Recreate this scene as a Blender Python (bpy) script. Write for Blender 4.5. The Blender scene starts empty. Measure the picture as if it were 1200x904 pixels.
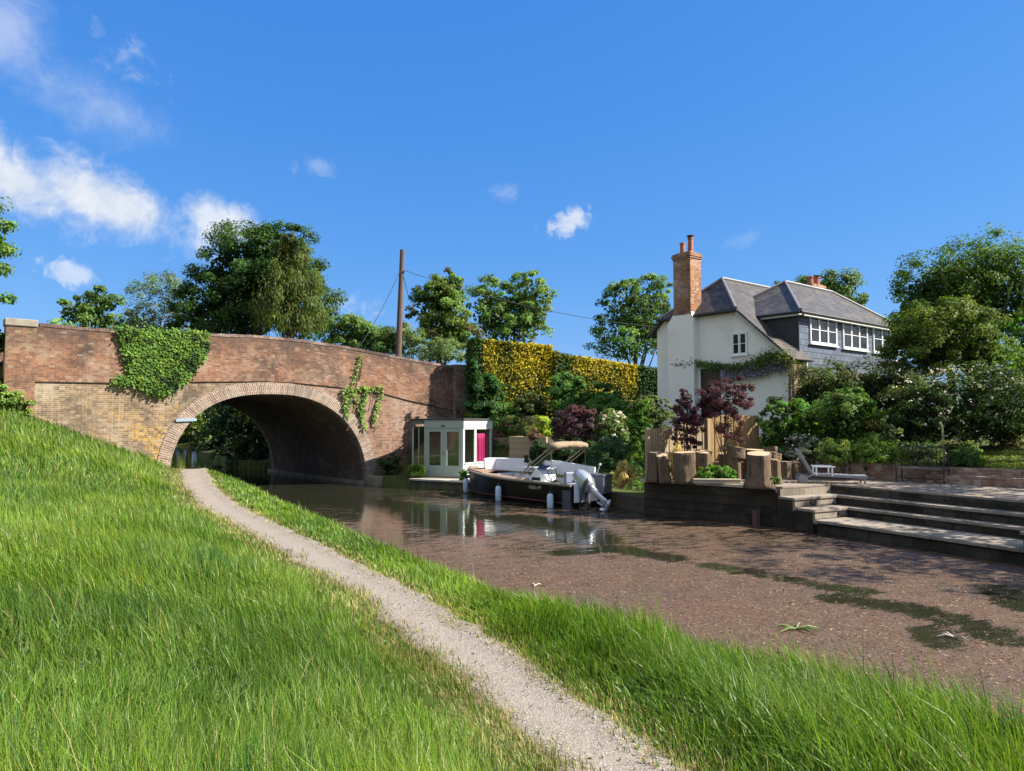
import bpy, math, random
import numpy as np
from mathutils import Vector, Matrix
def R(x): return x * math.pi / 180
rng = np.random.default_rng(11)
random.seed(11)
SC = bpy.context.scene
COL = SC.collection

# ------------------------------------------------------------------ camera
F_PX, PITCH, YAW, EYE = 860.0, R(2.86), R(28), 2.95
cd = bpy.data.cameras.new('camera')
cam = bpy.data.objects.new('camera', cd); COL.objects.link(cam)
cam.location = (0, 0, EYE); cam.rotation_euler = (R(90) + PITCH, 0, -YAW)
cd.sensor_fit = 'HORIZONTAL'; cd.sensor_width = 36.0; cd.lens = 36.0 * F_PX / 1200.0
cd.clip_start = 0.05; cd.clip_end = 4000
SC.camera = cam

# ------------------------------------------------------------------ light
SUN_HEAD, SUN_EL = R(123), R(40)        # heading clockwise from +Y
sd = bpy.data.lights.new('sun', 'SUN'); sd.energy = 4.6; sd.angle = R(0.55); sd.color = (1.0, 0.93, 0.82)
sun = bpy.data.objects.new('sun', sd); COL.objects.link(sun)
tosun = Vector((math.sin(SUN_HEAD) * math.cos(SUN_EL), math.cos(SUN_HEAD) * math.cos(SUN_EL), math.sin(SUN_EL)))
sun.rotation_euler = tosun.to_track_quat('Z', 'Y').to_euler(); sun.location = (40, -30, 40)

SC.view_settings.view_transform = 'Standard'; SC.view_settings.look = 'None'
SC.view_settings.exposure = 1.5; SC.view_settings.gamma = 1.0
SC.view_settings.use_curve_mapping = False
SC.render.engine = 'CYCLES'
SC.cycles.max_bounces = 8; SC.cycles.transparent_max_bounces = 12

# ------------------------------------------------------------------ photo measuring: pixel -> place
fw = np.array([math.sin(YAW) * math.cos(PITCH), math.cos(YAW) * math.cos(PITCH), math.sin(PITCH)])
rt = np.array([math.cos(YAW), -math.sin(YAW), 0.0]); upv = np.cross(rt, fw)
CAM = np.array([0, 0, EYE])
def ray(px, py): return fw + rt * (px - 600) / F_PX + upv * (452 - py) / F_PX
def Pd(px, py, d):
    r = ray(px, py); h = math.hypot(fw[0], fw[1])
    return CAM + r * d / ((r[0] * fw[0] + r[1] * fw[1]) / h)
def Pz(px, py, z):
    r = ray(px, py); return CAM + r * (z - EYE) / r[2]
def Pplane(px, py, p0, n):
    r = ray(px, py); return CAM + r * (np.dot(np.asarray(p0) - CAM, n) / np.dot(r, n))

# ------------------------------------------------------------------ node helpers
def new_mat(name):
    m = bpy.data.materials.new(name); m.use_nodes = True
    nt = m.node_tree; nt.nodes.clear()
    return m, nt
def nd(nt, t, **kw):
    n = nt.nodes.new(t)
    for k, v in kw.items():
        if k.startswith('i_'): n.inputs[k[2:].replace('_', ' ')].default_value = v
        else: setattr(n, k, v)
    return n
def lk(nt, a, b): nt.links.new(a, b)
def noise(nt, vec, scale, detail=4, rough=0.55, dist=0.0):
    n = nd(nt, 'ShaderNodeTexNoise'); n.inputs['Scale'].default_value = scale
    n.inputs['Detail'].default_value = detail; n.inputs['Roughness'].default_value = rough
    n.inputs['Distortion'].default_value = dist
    if vec is not None: lk(nt, vec, n.inputs['Vector'])
    return n.outputs['Fac']
def mapr(nt, v, a, b, c=0.0, d=1.0, smooth=True):
    n = nd(nt, 'ShaderNodeMapRange'); n.interpolation_type = 'SMOOTHSTEP' if smooth else 'LINEAR'
    n.inputs['From Min'].default_value = a; n.inputs['From Max'].default_value = b
    n.inputs['To Min'].default_value = c; n.inputs['To Max'].default_value = d
    lk(nt, v, n.inputs['Value']); return n.outputs['Result']
def mth(nt, op, a, b=None, c=None):
    n = nd(nt, 'ShaderNodeMath', operation=op)
    for i, x in enumerate((a, b, c)):
        if x is None: continue
        if isinstance(x, (int, float)): n.inputs[i].default_value = x
        else: lk(nt, x, n.inputs[i])
    return n.outputs[0]
def mixc(nt, fac, a, b, mode='MIX'):
    n = nd(nt, 'ShaderNodeMix', data_type='RGBA', blend_type=mode)
    for s, x in ((n.inputs[0], fac), (n.inputs[6], a), (n.inputs[7], b)):
        if isinstance(x, (int, float)): s.default_value = x
        elif isinstance(x, tuple): s.default_value = x if len(x) == 4 else (*x, 1)
        else: lk(nt, x, s)
    return n.outputs[2]
def out(nt, sh):
    o = nd(nt, 'ShaderNodeOutputMaterial'); lk(nt, sh, o.inputs['Surface'])
def princ(nt, col, rough=0.7, metal=0.0, spec=0.5, bump=None, bump_d=0.02, bump_s=0.6):
    p = nd(nt, 'ShaderNodeBsdfPrincipled')
    if isinstance(col, tuple): p.inputs['Base Color'].default_value = (*col[:3], 1)
    else: lk(nt, col, p.inputs['Base Color'])
    if isinstance(rough, (int, float)): p.inputs['Roughness'].default_value = rough
    else: lk(nt, rough, p.inputs['Roughness'])
    p.inputs['Metallic'].default_value = metal; p.inputs['Specular IOR Level'].default_value = spec
    if bump is not None:
        b = nd(nt, 'ShaderNodeBump'); b.inputs['Strength'].default_value = bump_s; b.inputs['Distance'].default_value = bump_d
        lk(nt, bump, b.inputs['Height']); lk(nt, b.outputs[0], p.inputs['Normal'])
    return p
def uvn(nt): return nd(nt, 'ShaderNodeUVMap', uv_map='UVMap').outputs[0]
def objc(nt): return nd(nt, 'ShaderNodeTexCoord').outputs['Object']

def simple(name, col, rough=0.6, var=0.18, scale=6.0, metal=0.0, spec=0.5, bump=0.0, dirt=None, dirt_amt=0.0, stretch=None):
    m, nt = new_mat(name); v = objc(nt)
    if stretch:
        mp = nd(nt, 'ShaderNodeMapping'); mp.inputs['Scale'].default_value = stretch; lk(nt, v, mp.inputs[0]); v = mp.outputs[0]
    n = noise(nt, v, scale, 6)
    c = mixc(nt, n, tuple(max(0, x * (1 - var)) for x in col), tuple(min(1, x * (1 + var)) for x in col))
    if dirt:
        n2 = noise(nt, v, scale * 0.35, 5, 0.65)
        c = mixc(nt, mapr(nt, n2, 0.5, 0.72, 0, dirt_amt), c, dirt)
    h = noise(nt, v, scale * 4, 4) if bump else None
    out(nt, princ(nt, c, rough, metal, spec, h, bump).outputs[0]); return m

def brick(name, c1, c2, c3, mortar, bw=0.225, bh=0.075, mw=0.011, pale=0.35, dark=0.5, lichen=0.0, top=0.0, palec=(.52, .44, .36), darkc=(.07, .055, .045)):
    m, nt = new_mat(name); uv = uvn(nt)
    b = nd(nt, 'ShaderNodeTexBrick'); lk(nt, uv, b.inputs['Vector'])
    b.offset = 0.5; b.squash = 0.55; b.squash_frequency = 2
    b.inputs['Scale'].default_value = 1; b.inputs['Brick Width'].default_value = bw; b.inputs['Row Height'].default_value = bh
    b.inputs['Mortar Size'].default_value = mw; b.inputs['Mortar Smooth'].default_value = 0.25; b.inputs['Bias'].default_value = -0.1
    b.inputs['Color1'].default_value = (*c1, 1); b.inputs['Color2'].default_value = (*c2, 1); b.inputs['Mortar'].default_value = (*mortar, 1)
    n1 = noise(nt, uv, 0.8, 7, 0.68, .4); n2 = noise(nt, uv, 0.5, 8, 0.72, 0.8); n3 = noise(nt, uv, 7, 3)
    sep = mapr(nt, n3, 0.42, 0.62)
    c = mixc(nt, mth(nt, 'MULTIPLY', mth(nt, 'MULTIPLY', sep, mapr(nt, b.outputs['Fac'], 0, 1, 1, 0.1)), 0.75), b.outputs['Color'], c3)
    c = mixc(nt, mapr(nt, n1, 0.47, 0.64, 0, min(.8, pale * 1.35)), c, palec)
    c = mixc(nt, mapr(nt, n2, 0.48, 0.64, 0, dark), c, darkc)
    if top:      # soot and algae hanging down from the coping
        sx = nd(nt, 'ShaderNodeSeparateXYZ'); lk(nt, uv, sx.inputs[0]); n8 = noise(nt, uv, 1.4, 7, .72)
        tm = mapr(nt, mth(nt, 'ADD', sx.outputs[1], mth(nt, 'MULTIPLY', mth(nt, 'SUBTRACT', n8, .5), 2.6)), .75, 2.3, 0, top); c = mixc(nt, tm, c, darkc)
    if lichen:
        n4 = noise(nt, uv, 0.9, 6, 0.7); n5 = noise(nt, uv, 9, 3, 0.6)
        sx = nd(nt, 'ShaderNodeSeparateXYZ'); lk(nt, uv, sx.inputs[0])
        lm = mth(nt, 'MULTIPLY', mapr(nt, n4, 0.44, 0.6), mapr(nt, n5, 0.42, 0.6))
        # lichen grows on the left haunch of the arch only
        lm = mth(nt, 'MULTIPLY', lm, mth(nt, 'MULTIPLY', mapr(nt, sx.outputs[0], -13.0, -9.6), mapr(nt, sx.outputs[0], -8.6, -7.6, 1, 0)))
        lm = mth(nt, 'MULTIPLY', lm, mapr(nt, sx.outputs[1], 2.6, 4.0, 1, 0.15))
        c = mixc(nt, mth(nt, 'MULTIPLY', lm, lichen), c, (0.52, 0.30, 0.05))
    wn = nd(nt, 'ShaderNodeVectorMath', operation='SNAP'); lk(nt, uv, wn.inputs[0]); wn.inputs[1].default_value = (bw * .8, bh, 1)
    w2 = nd(nt, 'ShaderNodeTexWhiteNoise', noise_dimensions='2D'); lk(nt, wn.outputs[0], w2.inputs['Vector'])
    c = mixc(nt, mapr(nt, w2.outputs['Value'], .55, .98, 0, .42), c, darkc); c = mixc(nt, mapr(nt, w2.outputs['Value'], .12, .0, 0, .45), c, palec)
    n7 = noise(nt, uv, 3.2, 5, .7); c = mixc(nt, mapr(nt, n7, .55, .72, 0, .6 * dark), c, darkc)
    h = mth(nt, 'SUBTRACT', mth(nt, 'MULTIPLY', n3, 0.5), b.outputs['Fac'])
    out(nt, princ(nt, c, 0.9, 0, 0.25, h, 0.012, 0.7).outputs[0]); return m

def slate(name, c1, c2, gap, bw, bh, lichenc=None, lichen=0.0):
    m, nt = new_mat(name); uv = uvn(nt)
    b = nd(nt, 'ShaderNodeTexBrick'); lk(nt, uv, b.inputs['Vector'])
    b.inputs['Scale'].default_value = 1; b.inputs['Brick Width'].default_value = bw; b.inputs['Row Height'].default_value = bh
    b.inputs['Mortar Size'].default_value = 0.012; b.inputs['Mortar Smooth'].default_value = 0.1; b.inputs['Bias'].default_value = 0
    b.inputs['Color1'].default_value = (*c1, 1); b.inputs['Color2'].default_value = (*c2, 1); b.inputs['Mortar'].default_value = (*gap, 1)
    n1 = noise(nt, uv, 2.2, 6, 0.7); c = mixc(nt, mapr(nt, n1, .35, .7, 0, .45), b.outputs['Color'], tuple(x * .55 for x in c1))
    if lichenc:
        n2 = noise(nt, uv, 1.3, 7, 0.72); n4 = noise(nt, uv, 12, 3)
        c = mixc(nt, mth(nt, 'MULTIPLY', mapr(nt, n2, .47, .66, 0, lichen), mapr(nt, n4, .4, .6, .3, 1)), c, lichenc)
    sx = nd(nt, 'ShaderNodeSeparateXYZ'); lk(nt, uv, sx.inputs[0])
    saw = mth(nt, 'FRACT', mth(nt, 'DIVIDE', sx.outputs[1], bh))
    h = mth(nt, 'SUBTRACT', mth(nt, 'SUBTRACT', 1.0, saw), b.outputs['Fac'])
    out(nt, princ(nt, c, 0.55, 0, 0.4, h, 0.02, 0.7).outputs[0]); return m

def planks(name, c1, c2, width=0.14, vertical=True, gap=0.06, rough=.8, dirt=(.06, .05, .035), dirt_amt=.3):
    m, nt = new_mat(name); uv = uvn(nt)
    sx = nd(nt, 'ShaderNodeSeparateXYZ'); lk(nt, uv, sx.inputs[0])
    a = sx.outputs[0] if vertical else sx.outputs[1]
    q = mth(nt, 'DIVIDE', a, width); fl = mth(nt, 'FLOOR', q); fr = mth(nt, 'FRACT', q)
    wn = nd(nt, 'ShaderNodeTexWhiteNoise', noise_dimensions='1D'); lk(nt, fl, wn.inputs['W'])
    mp = nd(nt, 'ShaderNodeMapping'); mp.inputs['Scale'].default_value = (30, 2, 30) if vertical else (2, 30, 30); lk(nt, uv, mp.inputs[0])
    g = noise(nt, mp.outputs[0], 1.0, 5, 0.6)
    c = mixc(nt, mth(nt, 'ADD', mth(nt, 'MULTIPLY', wn.outputs[0], .6), mth(nt, 'MULTIPLY', g, .4)), c1, c2)
    n2 = noise(nt, uv, 1.6, 6, .65); c = mixc(nt, mapr(nt, n2, .45, .7, 0, dirt_amt), c, dirt)
    edge = mth(nt, 'LESS_THAN', fr, gap); c = mixc(nt, mth(nt, 'MULTIPLY', edge, .75), c, tuple(x * .25 for x in c1))
    h = mth(nt, 'SUBTRACT', mth(nt, 'MULTIPLY', g, .3), edge)
    out(nt, princ(nt, c, rough, 0, .3, h, 0.01, .6).outputs[0]); return m

def leafmat(name, trans=0.35, rough=0.45, spec=0.18):
    m, nt = new_mat(name)
    a = nd(nt, 'ShaderNodeAttribute', attribute_name='col'); c = a.outputs['Color']
    p = princ(nt, c, rough, 0, spec)
    t = nd(nt, 'ShaderNodeBsdfTranslucent')
    tc = mixc(nt, 1.0, c, (1.15, 1.2, .55), 'MULTIPLY'); lk(nt, tc, t.inputs['Color'])
    mx = nd(nt, 'ShaderNodeMixShader'); mx.inputs[0].default_value = trans
    lk(nt, p.outputs[0], mx.inputs[1]); lk(nt, t.outputs[0], mx.inputs[2]); out(nt, mx.outputs[0]); return m

def glassmat(name, tint=(.85, .9, .88), refl=0.12):
    m, nt = new_mat(name)
    t = nd(nt, 'ShaderNodeBsdfTransparent'); t.inputs[0].default_value = (*tint, 1)
    g = nd(nt, 'ShaderNodeBsdfGlossy'); g.inputs['Roughness'].default_value = .02; g.inputs['Color'].default_value = (.9, .95, 1, 1)
    lw = nd(nt, 'ShaderNodeLayerWeight'); lw.inputs['Blend'].default_value = .5
    f = mth(nt, 'MINIMUM', mth(nt, 'ADD', mth(nt, 'MULTIPLY', mth(nt, 'POWER', lw.outputs['Facing'], 4.0), .8), refl * .5), 1.0)
    mx = nd(nt, 'ShaderNodeMixShader'); lk(nt, f, mx.inputs[0]); lk(nt, t.outputs[0], mx.inputs[1]); lk(nt, g.outputs[0], mx.inputs[2])
    out(nt, mx.outputs[0]); return m

# ------------------------------------------------------------------ sky
world = bpy.data.worlds.new('World'); SC.world = world; world.use_nodes = True
def build_sky():
    nt = world.node_tree; nt.nodes.clear()
    sky = nd(nt, 'ShaderNodeTexSky', sky_type='NISHITA'); sky.sun_disc = False
    sky.sun_elevation = SUN_EL; sky.sun_rotation = SUN_HEAD
    sky.air_density = 1.0; sky.dust_density = 0.0; sky.ozone_density = 4.0; sky.altitude = 0
    sp = nd(nt, 'ShaderNodeSeparateColor'); lk(nt, sky.outputs[0], sp.inputs[0]); cb = nd(nt, 'ShaderNodeCombineColor')
    for q, (k, e) in enumerate(SKY_CURVE): lk(nt, mth(nt, 'MULTIPLY', mth(nt, 'POWER', sp.outputs[q], e), k), cb.inputs[q])
    g = nd(nt, 'ShaderNodeTexCoord').outputs['Generated']
    nz = nd(nt, 'ShaderNodeVectorMath', operation='NORMALIZE'); lk(nt, g, nz.inputs[0]); g = nz.outputs[0]
    n1 = noise(nt, g, 6, 9, 0.6, 0.35); n2 = noise(nt, g, 30, 8, 0.62, .5)
    nbig = mth(nt, 'ADD', mth(nt, 'MULTIPLY', n1, 0.66), mth(nt, 'MULTIPLY', n2, 0.34)); nsml = mth(nt, 'ADD', mth(nt, 'MULTIPLY', n1, 0.2), mth(nt, 'MULTIPLY', n2, 0.8)); nn = nbig
    total = None
    for (px, py, hw, hh, ang, dens, soft) in CLOUDS:
        c = ray(px, py); c = c / np.linalg.norm(c)
        r0 = np.cross(c, [0, 0, 1.0]); r0 /= np.linalg.norm(r0); u0 = np.cross(r0, c)
        ca, sa = math.cos(R(ang)), math.sin(R(ang))
        r1 = r0 * ca - u0 * sa; u1 = r0 * sa + u0 * ca           # ang > 0 tilts down to the right
        def dot(v):
            d = nd(nt, 'ShaderNodeVectorMath', operation='DOT_PRODUCT'); lk(nt, g, d.inputs[0]); d.inputs[1].default_value = tuple(v); return d.outputs['Value']
        a = mth(nt, 'DIVIDE', dot(r1), hw / F_PX); b = mth(nt, 'DIVIDE', dot(u1), hh / F_PX)
        rr = mth(nt, 'SQRT', mth(nt, 'ADD', mth(nt, 'MULTIPLY', a, a), mth(nt, 'MULTIPLY', b, b)))
        front = mth(nt, 'GREATER_THAN', dot(c), 0.3)
        e = mth(nt, 'SUBTRACT', 1.0, rr)
        e = mth(nt, 'ADD', e, mth(nt, 'MULTIPLY', mth(nt, 'SUBTRACT', nbig if hw > 50 else nsml, 0.5), (2.9 if hw > 100 else 3.6) if hw > 50 else 4.6))
        mk = mth(nt, 'MULTIPLY', mth(nt, 'MULTIPLY', mapr(nt, e, 0.0, soft), dens), front)
        mk = mth(nt, 'MULTIPLY', mk, mapr(nt, rr, 1.1, 2.0, 1, 0))
        total = mk if total is None else mth(nt, 'MAXIMUM', total, mk)
    ccol = mixc(nt, mapr(nt, nn, .4, .62), CLOUD_LO, CLOUD_HI)
    # unseen cloud behind and above the view, added for neutral fill light
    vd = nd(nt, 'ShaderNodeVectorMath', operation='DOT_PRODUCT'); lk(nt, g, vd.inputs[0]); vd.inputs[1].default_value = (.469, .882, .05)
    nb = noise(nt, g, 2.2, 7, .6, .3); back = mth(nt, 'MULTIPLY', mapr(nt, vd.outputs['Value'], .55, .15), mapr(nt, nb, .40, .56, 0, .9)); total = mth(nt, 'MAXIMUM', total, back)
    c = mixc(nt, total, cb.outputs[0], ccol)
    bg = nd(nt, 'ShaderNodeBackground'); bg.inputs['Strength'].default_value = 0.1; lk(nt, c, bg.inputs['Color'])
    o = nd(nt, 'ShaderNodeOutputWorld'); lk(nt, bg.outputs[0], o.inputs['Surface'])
SKY_CURVE = ((.255, .97), (.71, .56), (1.98, .28))
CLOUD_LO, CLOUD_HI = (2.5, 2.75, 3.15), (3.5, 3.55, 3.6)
#          px   py   hw   hh  tilt dens soft
CLOUDS = [(5, 208, 120, 46, 14, .93, .75), (125, 236, 118, 46, 16, .96, .7), (250, 256, 58, 28, 14, .8, .9), (88, 321, 32, 13, 12, .55, .9),
          (5, 30, 55, 48, 0, .36, 1.4), (145, 68, 24, 36, -50, .32, 1.2), (110, 125, 75, 40, 25, .34, 1.3), (664, 262, 36, 17, -22, .72, .9), (425, 360, 44, 20, 8, .5, 1.0),
          (373, 195, 24, 16, 0, .28, 1.1), (600, 232, 24, 16, 0, .25, 1.2), (870, 282, 30, 12, 0, .12, 1.2)]
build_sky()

# ------------------------------------------------------------------ mesh building
WL = {}
def mesh_arrays(name, V, polys, cols=None):
    """V (n,3); polys: list of (m,k) int arrays"""
    me = bpy.data.meshes.new(name)
    V = np.asarray(V, dtype=np.float32)
    me.vertices.add(len(V)); me.vertices.foreach_set('co', V.ravel())
    nl = sum(p.size for p in polys); npoly = sum(len(p) for p in polys)
    me.loops.add(nl); me.polygons.add(npoly)
    me.loops.foreach_set('vertex_index', np.concatenate([p.ravel() for p in polys]).astype(np.int32))
    st = []; k = 0
    for p in polys:
        st.append(k + np.arange(len(p)) * p.shape[1]); k += p.size
    me.polygons.foreach_set('loop_start', np.concatenate(st).astype(np.int32))
    if cols is not None:
        a = me.attributes.new('col', 'FLOAT_COLOR', 'POINT')
        c = np.ones((len(V), 4), np.float32); c[:, :3] = cols; a.data.foreach_set('color', c.ravel())
    me.update(calc_edges=True); me.validate()
    return me

def auto_uv(me, off):
    n = len(me.polygons); nl = len(me.loops)
    co = np.zeros(len(me.vertices) * 3, np.float32); me.vertices.foreach_get('co', co); co = co.reshape(-1, 3) + np.asarray(off, np.float32)
    nrm = np.zeros(n * 3, np.float32); me.polygons.foreach_get('normal', nrm); nrm = nrm.reshape(-1, 3)
    tot = np.zeros(n, np.int32); me.polygons.foreach_get('loop_total', tot)
    vi = np.zeros(nl, np.int32); me.loops.foreach_get('vertex_index', vi)
    N = np.repeat(nrm, tot, axis=0); P = co[vi]
    t = np.stack([-N[:, 1], N[:, 0], np.zeros(len(N))], 1); L = np.linalg.norm(t, axis=1)
    flat = L < 0.15
    t[flat] = (1, 0, 0); L[flat] = 1; t /= L[:, None]
    b = np.cross(N, t)
    uv = np.stack([(P * t).sum(1), (P * b).sum(1)], 1).astype(np.float32)
    return uv

class MB:
    def __init__(s): s.v = []; s.f = []; s.uv = {}; s.M = Matrix.Identity(4)
    def add(s, vs, fs, uvs=None):
        o = len(s.v)
        s.v += [tuple(s.M @ Vector(p)) for p in vs]
        for i, f in enumerate(fs):
            if uvs and uvs[i]: s.uv[len(s.f)] = uvs[i]
            s.f.append(tuple(o + k for k in f))
    def box(s, x0, y0, z0, x1, y1, z1):
        s.add([(x0, y0, z0), (x1, y0, z0), (x1, y1, z0), (x0, y1, z0), (x0, y0, z1), (x1, y0, z1), (x1, y1, z1), (x0, y1, z1)],
              [(0, 3, 2, 1), (4, 5, 6, 7), (0, 1, 5, 4), (1, 2, 6, 5), (2, 3, 7, 6), (3, 0, 4, 7)])
    def bar(s, a, b, w, h, up=(0, 0, 1)):
        a = Vector(a); b = Vector(b); d = (b - a).normalized(); u = Vector(up)
        x = d.cross(u)
        if x.length < 1e-4: x = d.cross(Vector((1, 0, 0)))
        x.normalize(); z = x.cross(d); x = x * w / 2; z = z * h / 2
        s.add([a - x - z, a + x - z, a + x + z, a - x + z, b - x - z, b + x - z, b + x + z, b - x + z],
              [(0, 3, 2, 1)[::-1], (4, 5, 6, 7)[::-1], (0, 1, 5, 4)[::-1], (1, 2, 6, 5)[::-1], (2, 3, 7, 6)[::-1], (3, 0, 4, 7)[::-1]])
    def tube(s, pts, rad, n=8, cap=True, wob=0.0):
        pts = [Vector(p) for p in pts]
        if isinstance(rad, (int, float)): rad = [rad] * len(pts)
        vs = []; fs = []; pref = None
        for i, p in enumerate(pts):
            d = (pts[min(i + 1, len(pts) - 1)] - pts[max(i - 1, 0)]).normalized()
            if pref is None:
                pref = d.cross(Vector((0, 0, 1)))
                if pref.length < .05: pref = d.cross(Vector((1, 0, 0)))
            x = (pref - d * pref.dot(d)).normalized(); y = d.cross(x); pref = x
            for k in range(n):
                a = 2 * math.pi * k / n; r = rad[i] * (1 + wob * math.sin(3 * a + i) * .6 + wob * random.uniform(-.5, .5))
                vs.append(p + x * math.cos(a) * r + y * math.sin(a) * r)
        for i in range(len(pts) - 1):
            for k in range(n):
                fs.append((i * n + k, i * n + (k + 1) % n, (i + 1) * n + (k + 1) % n, (i + 1) * n + k))
        if cap:
            fs.append(tuple(range(n))[::-1]); fs.append(tuple((len(pts) - 1) * n + k for k in range(n)))
        s.add(vs, fs)
    def lathe(s, prof, n=16, c=(0, 0, 0)):
        s.tube_prof = None
        vs = []; fs = []
        for r, z in prof:
            for k in range(n):
                a = 2 * math.pi * k / n; vs.append((c[0] + r * math.cos(a), c[1] + r * math.sin(a), c[2] + z))
        m = len(prof)
        for i in range(m - 1):
            for k in range(n): fs.append((i * n + k, i * n + (k + 1) % n, (i + 1) * n + (k + 1) % n, (i + 1) * n + k))
        fs.append(tuple(range(n))[::-1]); fs.append(tuple((m - 1) * n + k for k in range(n)))
        s.add(vs, fs)
    def prism(s, poly, a0, a1, axis):
        """polygon of 2D points extruded along an axis: 'x' -> points (y,z); 'y' -> (x,z); 'z' -> (x,y)"""
        def mk(p, a):
            return {'x': (a, p[0], p[1]), 'y': (p[0], a, p[1]), 'z': (p[0], p[1], a)}[axis]
        n = len(poly); vs = [mk(p, a0) for p in poly] + [mk(p, a1) for p in poly]
        fs = [tuple(range(n))[::-1], tuple(range(n, 2 * n))] + [(i, (i + 1) % n, n + (i + 1) % n, n + i) for i in range(n)]
        if axis == 'y': fs = [f[::-1] for f in fs]
        s.add(vs, fs)
    def poly(s, pts): s.add(pts, [tuple(range(len(pts)))])
    def build(s, name, mat, parent=None, loc=None, smooth=False, bevel=0.0, solid=0.0, fix=True, label=None):
        V = np.array(s.v, dtype=np.float64)
        if parent is not None: base = np.array(WL[parent.name])
        elif loc is not None: base = np.array(loc, float)
        else:
            mn, mx_ = V.min(0), V.max(0); base = np.array([(mn[0] + mx_[0]) / 2, (mn[1] + mx_[1]) / 2, mn[2]])
        me = bpy.data.meshes.new(name)
        me.from_pydata([tuple(p) for p in (V - base)], [], s.f)
        if fix:
            import bmesh
            bm = bmesh.new(); bm.from_mesh(me); bmesh.ops.recalc_face_normals(bm, faces=bm.faces); bm.to_mesh(me); bm.free()
        uv = auto_uv(me, base)
        if s.uv:
            for fi, u in s.uv.items():
                p = me.polygons[fi]; vs0 = s.f[fi]
                for li in p.loop_indices:
                    uv[li] = u[vs0.index(me.loops[li].vertex_index)]
        l = me.uv_layers.new(name='UVMap'); l.data.foreach_set('uv', uv.ravel())
        if mat: me.materials.append(mat)
        o = bpy.data.objects.new(name, me); COL.objects.link(o)
        if smooth: me.polygons.foreach_set('use_smooth', np.ones(len(me.polygons), bool))
        if parent is not None: o.parent = parent; WL[o.name] = tuple(base)
        else: o.location = tuple(base); WL[o.name] = tuple(base)
        if solid:
            md = o.modifiers.new('solid', 'SOLIDIFY'); md.thickness = solid; md.offset = -1
        if bevel:
            md = o.modifiers.new('bevel', 'BEVEL'); md.width = bevel; md.segments = 2; md.limit_method = 'ANGLE'; md.angle_limit = R(35)
        if label: o['label'] = label
        return o

def link_mesh(name, me, mat, parent=None, loc=(0, 0, 0)):
    """mesh already in coordinates local to loc"""
    me.materials.append(mat)
    o = bpy.data.objects.new(name, me); COL.objects.link(o)
    if parent is not None: o.parent = parent; WL[o.name] = WL[parent.name]
    else: o.location = loc; WL[o.name] = tuple(loc)
    return o
def thing(name, label, cat, loc, group=None):
    o = bpy.data.objects.new(name, None); COL.objects.link(o); o.empty_display_size = .2
    o.location = tuple(float(x) for x in loc); WL[o.name] = tuple(float(x) for x in loc); tag(o, label, cat, group); return o
def tag(o, label, cat, group=None):
    o['label'] = label; o['category'] = cat
    if group: o['group'] = group
    return o
def struct(o): o['kind'] = 'structure'; return o
def stuff(o, label, cat): o['kind'] = 'stuff'; tag(o, label, cat); return o

# ------------------------------------------------------------------ foliage
def unit(v): return v / np.maximum(np.linalg.norm(v, axis=-1, keepdims=True), 1e-9)
def leaf_mesh(name, P, Nn, size, col, asp=0.55, droop=0.0, fold=0.12):
    n = len(P); t = unit(rng.normal(size=(n, 3)))
    if droop: t = unit(t * (1 - droop) + np.array([0, 0, -1.0]) * droop * 2)
    t = unit(t - Nn * (t * Nn).sum(1, keepdims=True)); b = np.cross(Nn, t)
    L = (size * rng.uniform(.7, 1.3, n))[:, None]; W = L * asp
    V = np.empty((n, 4, 3)); V[:, 0] = P - t * L / 2; V[:, 1] = P + b * W / 2 + Nn * L * fold; V[:, 2] = P + t * L / 2; V[:, 3] = P - b * W / 2 + Nn * L * fold
    F = np.arange(4 * n).reshape(n, 4)
    return mesh_arrays(name, V.reshape(-1, 3), [F], np.repeat(col, 4, axis=0))

def crown_pts(blobs, n, clump=0.22, nclump=40, shell=0.75, flat=0.7, hollow=True):
    """points gathered in clumps over the shells of ellipsoids"""
    w = np.array([b[3] * b[4] + b[4] * b[5] + b[3] * b[5] for b in blobs]); w = w / w.sum()
    Ps = []; Ns = []; Cl = []; k = 0
    for bi, b in enumerate(blobs):
        c = np.array(b[:3]); r = np.array(b[3:6]); m = max(8, int(nclump * w[bi] * len(blobs) / max(1, len(blobs)))); nb = int(n * w[bi])
        d = unit(rng.normal(size=(m, 3))); d[:, 2] = np.where((d[:, 2] < (-.55 if hollow else -.9)), -d[:, 2], d[:, 2])
        rad = shell + (1.08 - shell) * rng.random(m) ** .6; rad[rng.random(m) < .12] *= .6
        cc = c + d * r * rad[:, None]; cr = clump * r.mean() * rng.uniform(.6, 1.5, m)
        ci = rng.integers(0, m, nb)
        off = rng.normal(size=(nb, 3)); off = unit(off) * (rng.random((nb, 1)) ** .45); off[:, 2] *= flat
        p = cc[ci] + off * cr[ci][:, None]
        nr = unit(off * .8 + d[ci] * .7 + rng.normal(size=(nb, 3)) * .55 + np.array([0, 0, .45]))
        Ps.append(p); Ns.append(nr); Cl.append(ci + k); k += m
    return np.concatenate(Ps), np.concatenate(Ns), np.concatenate(Cl), k
LEAF_GAIN = 1.65
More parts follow.
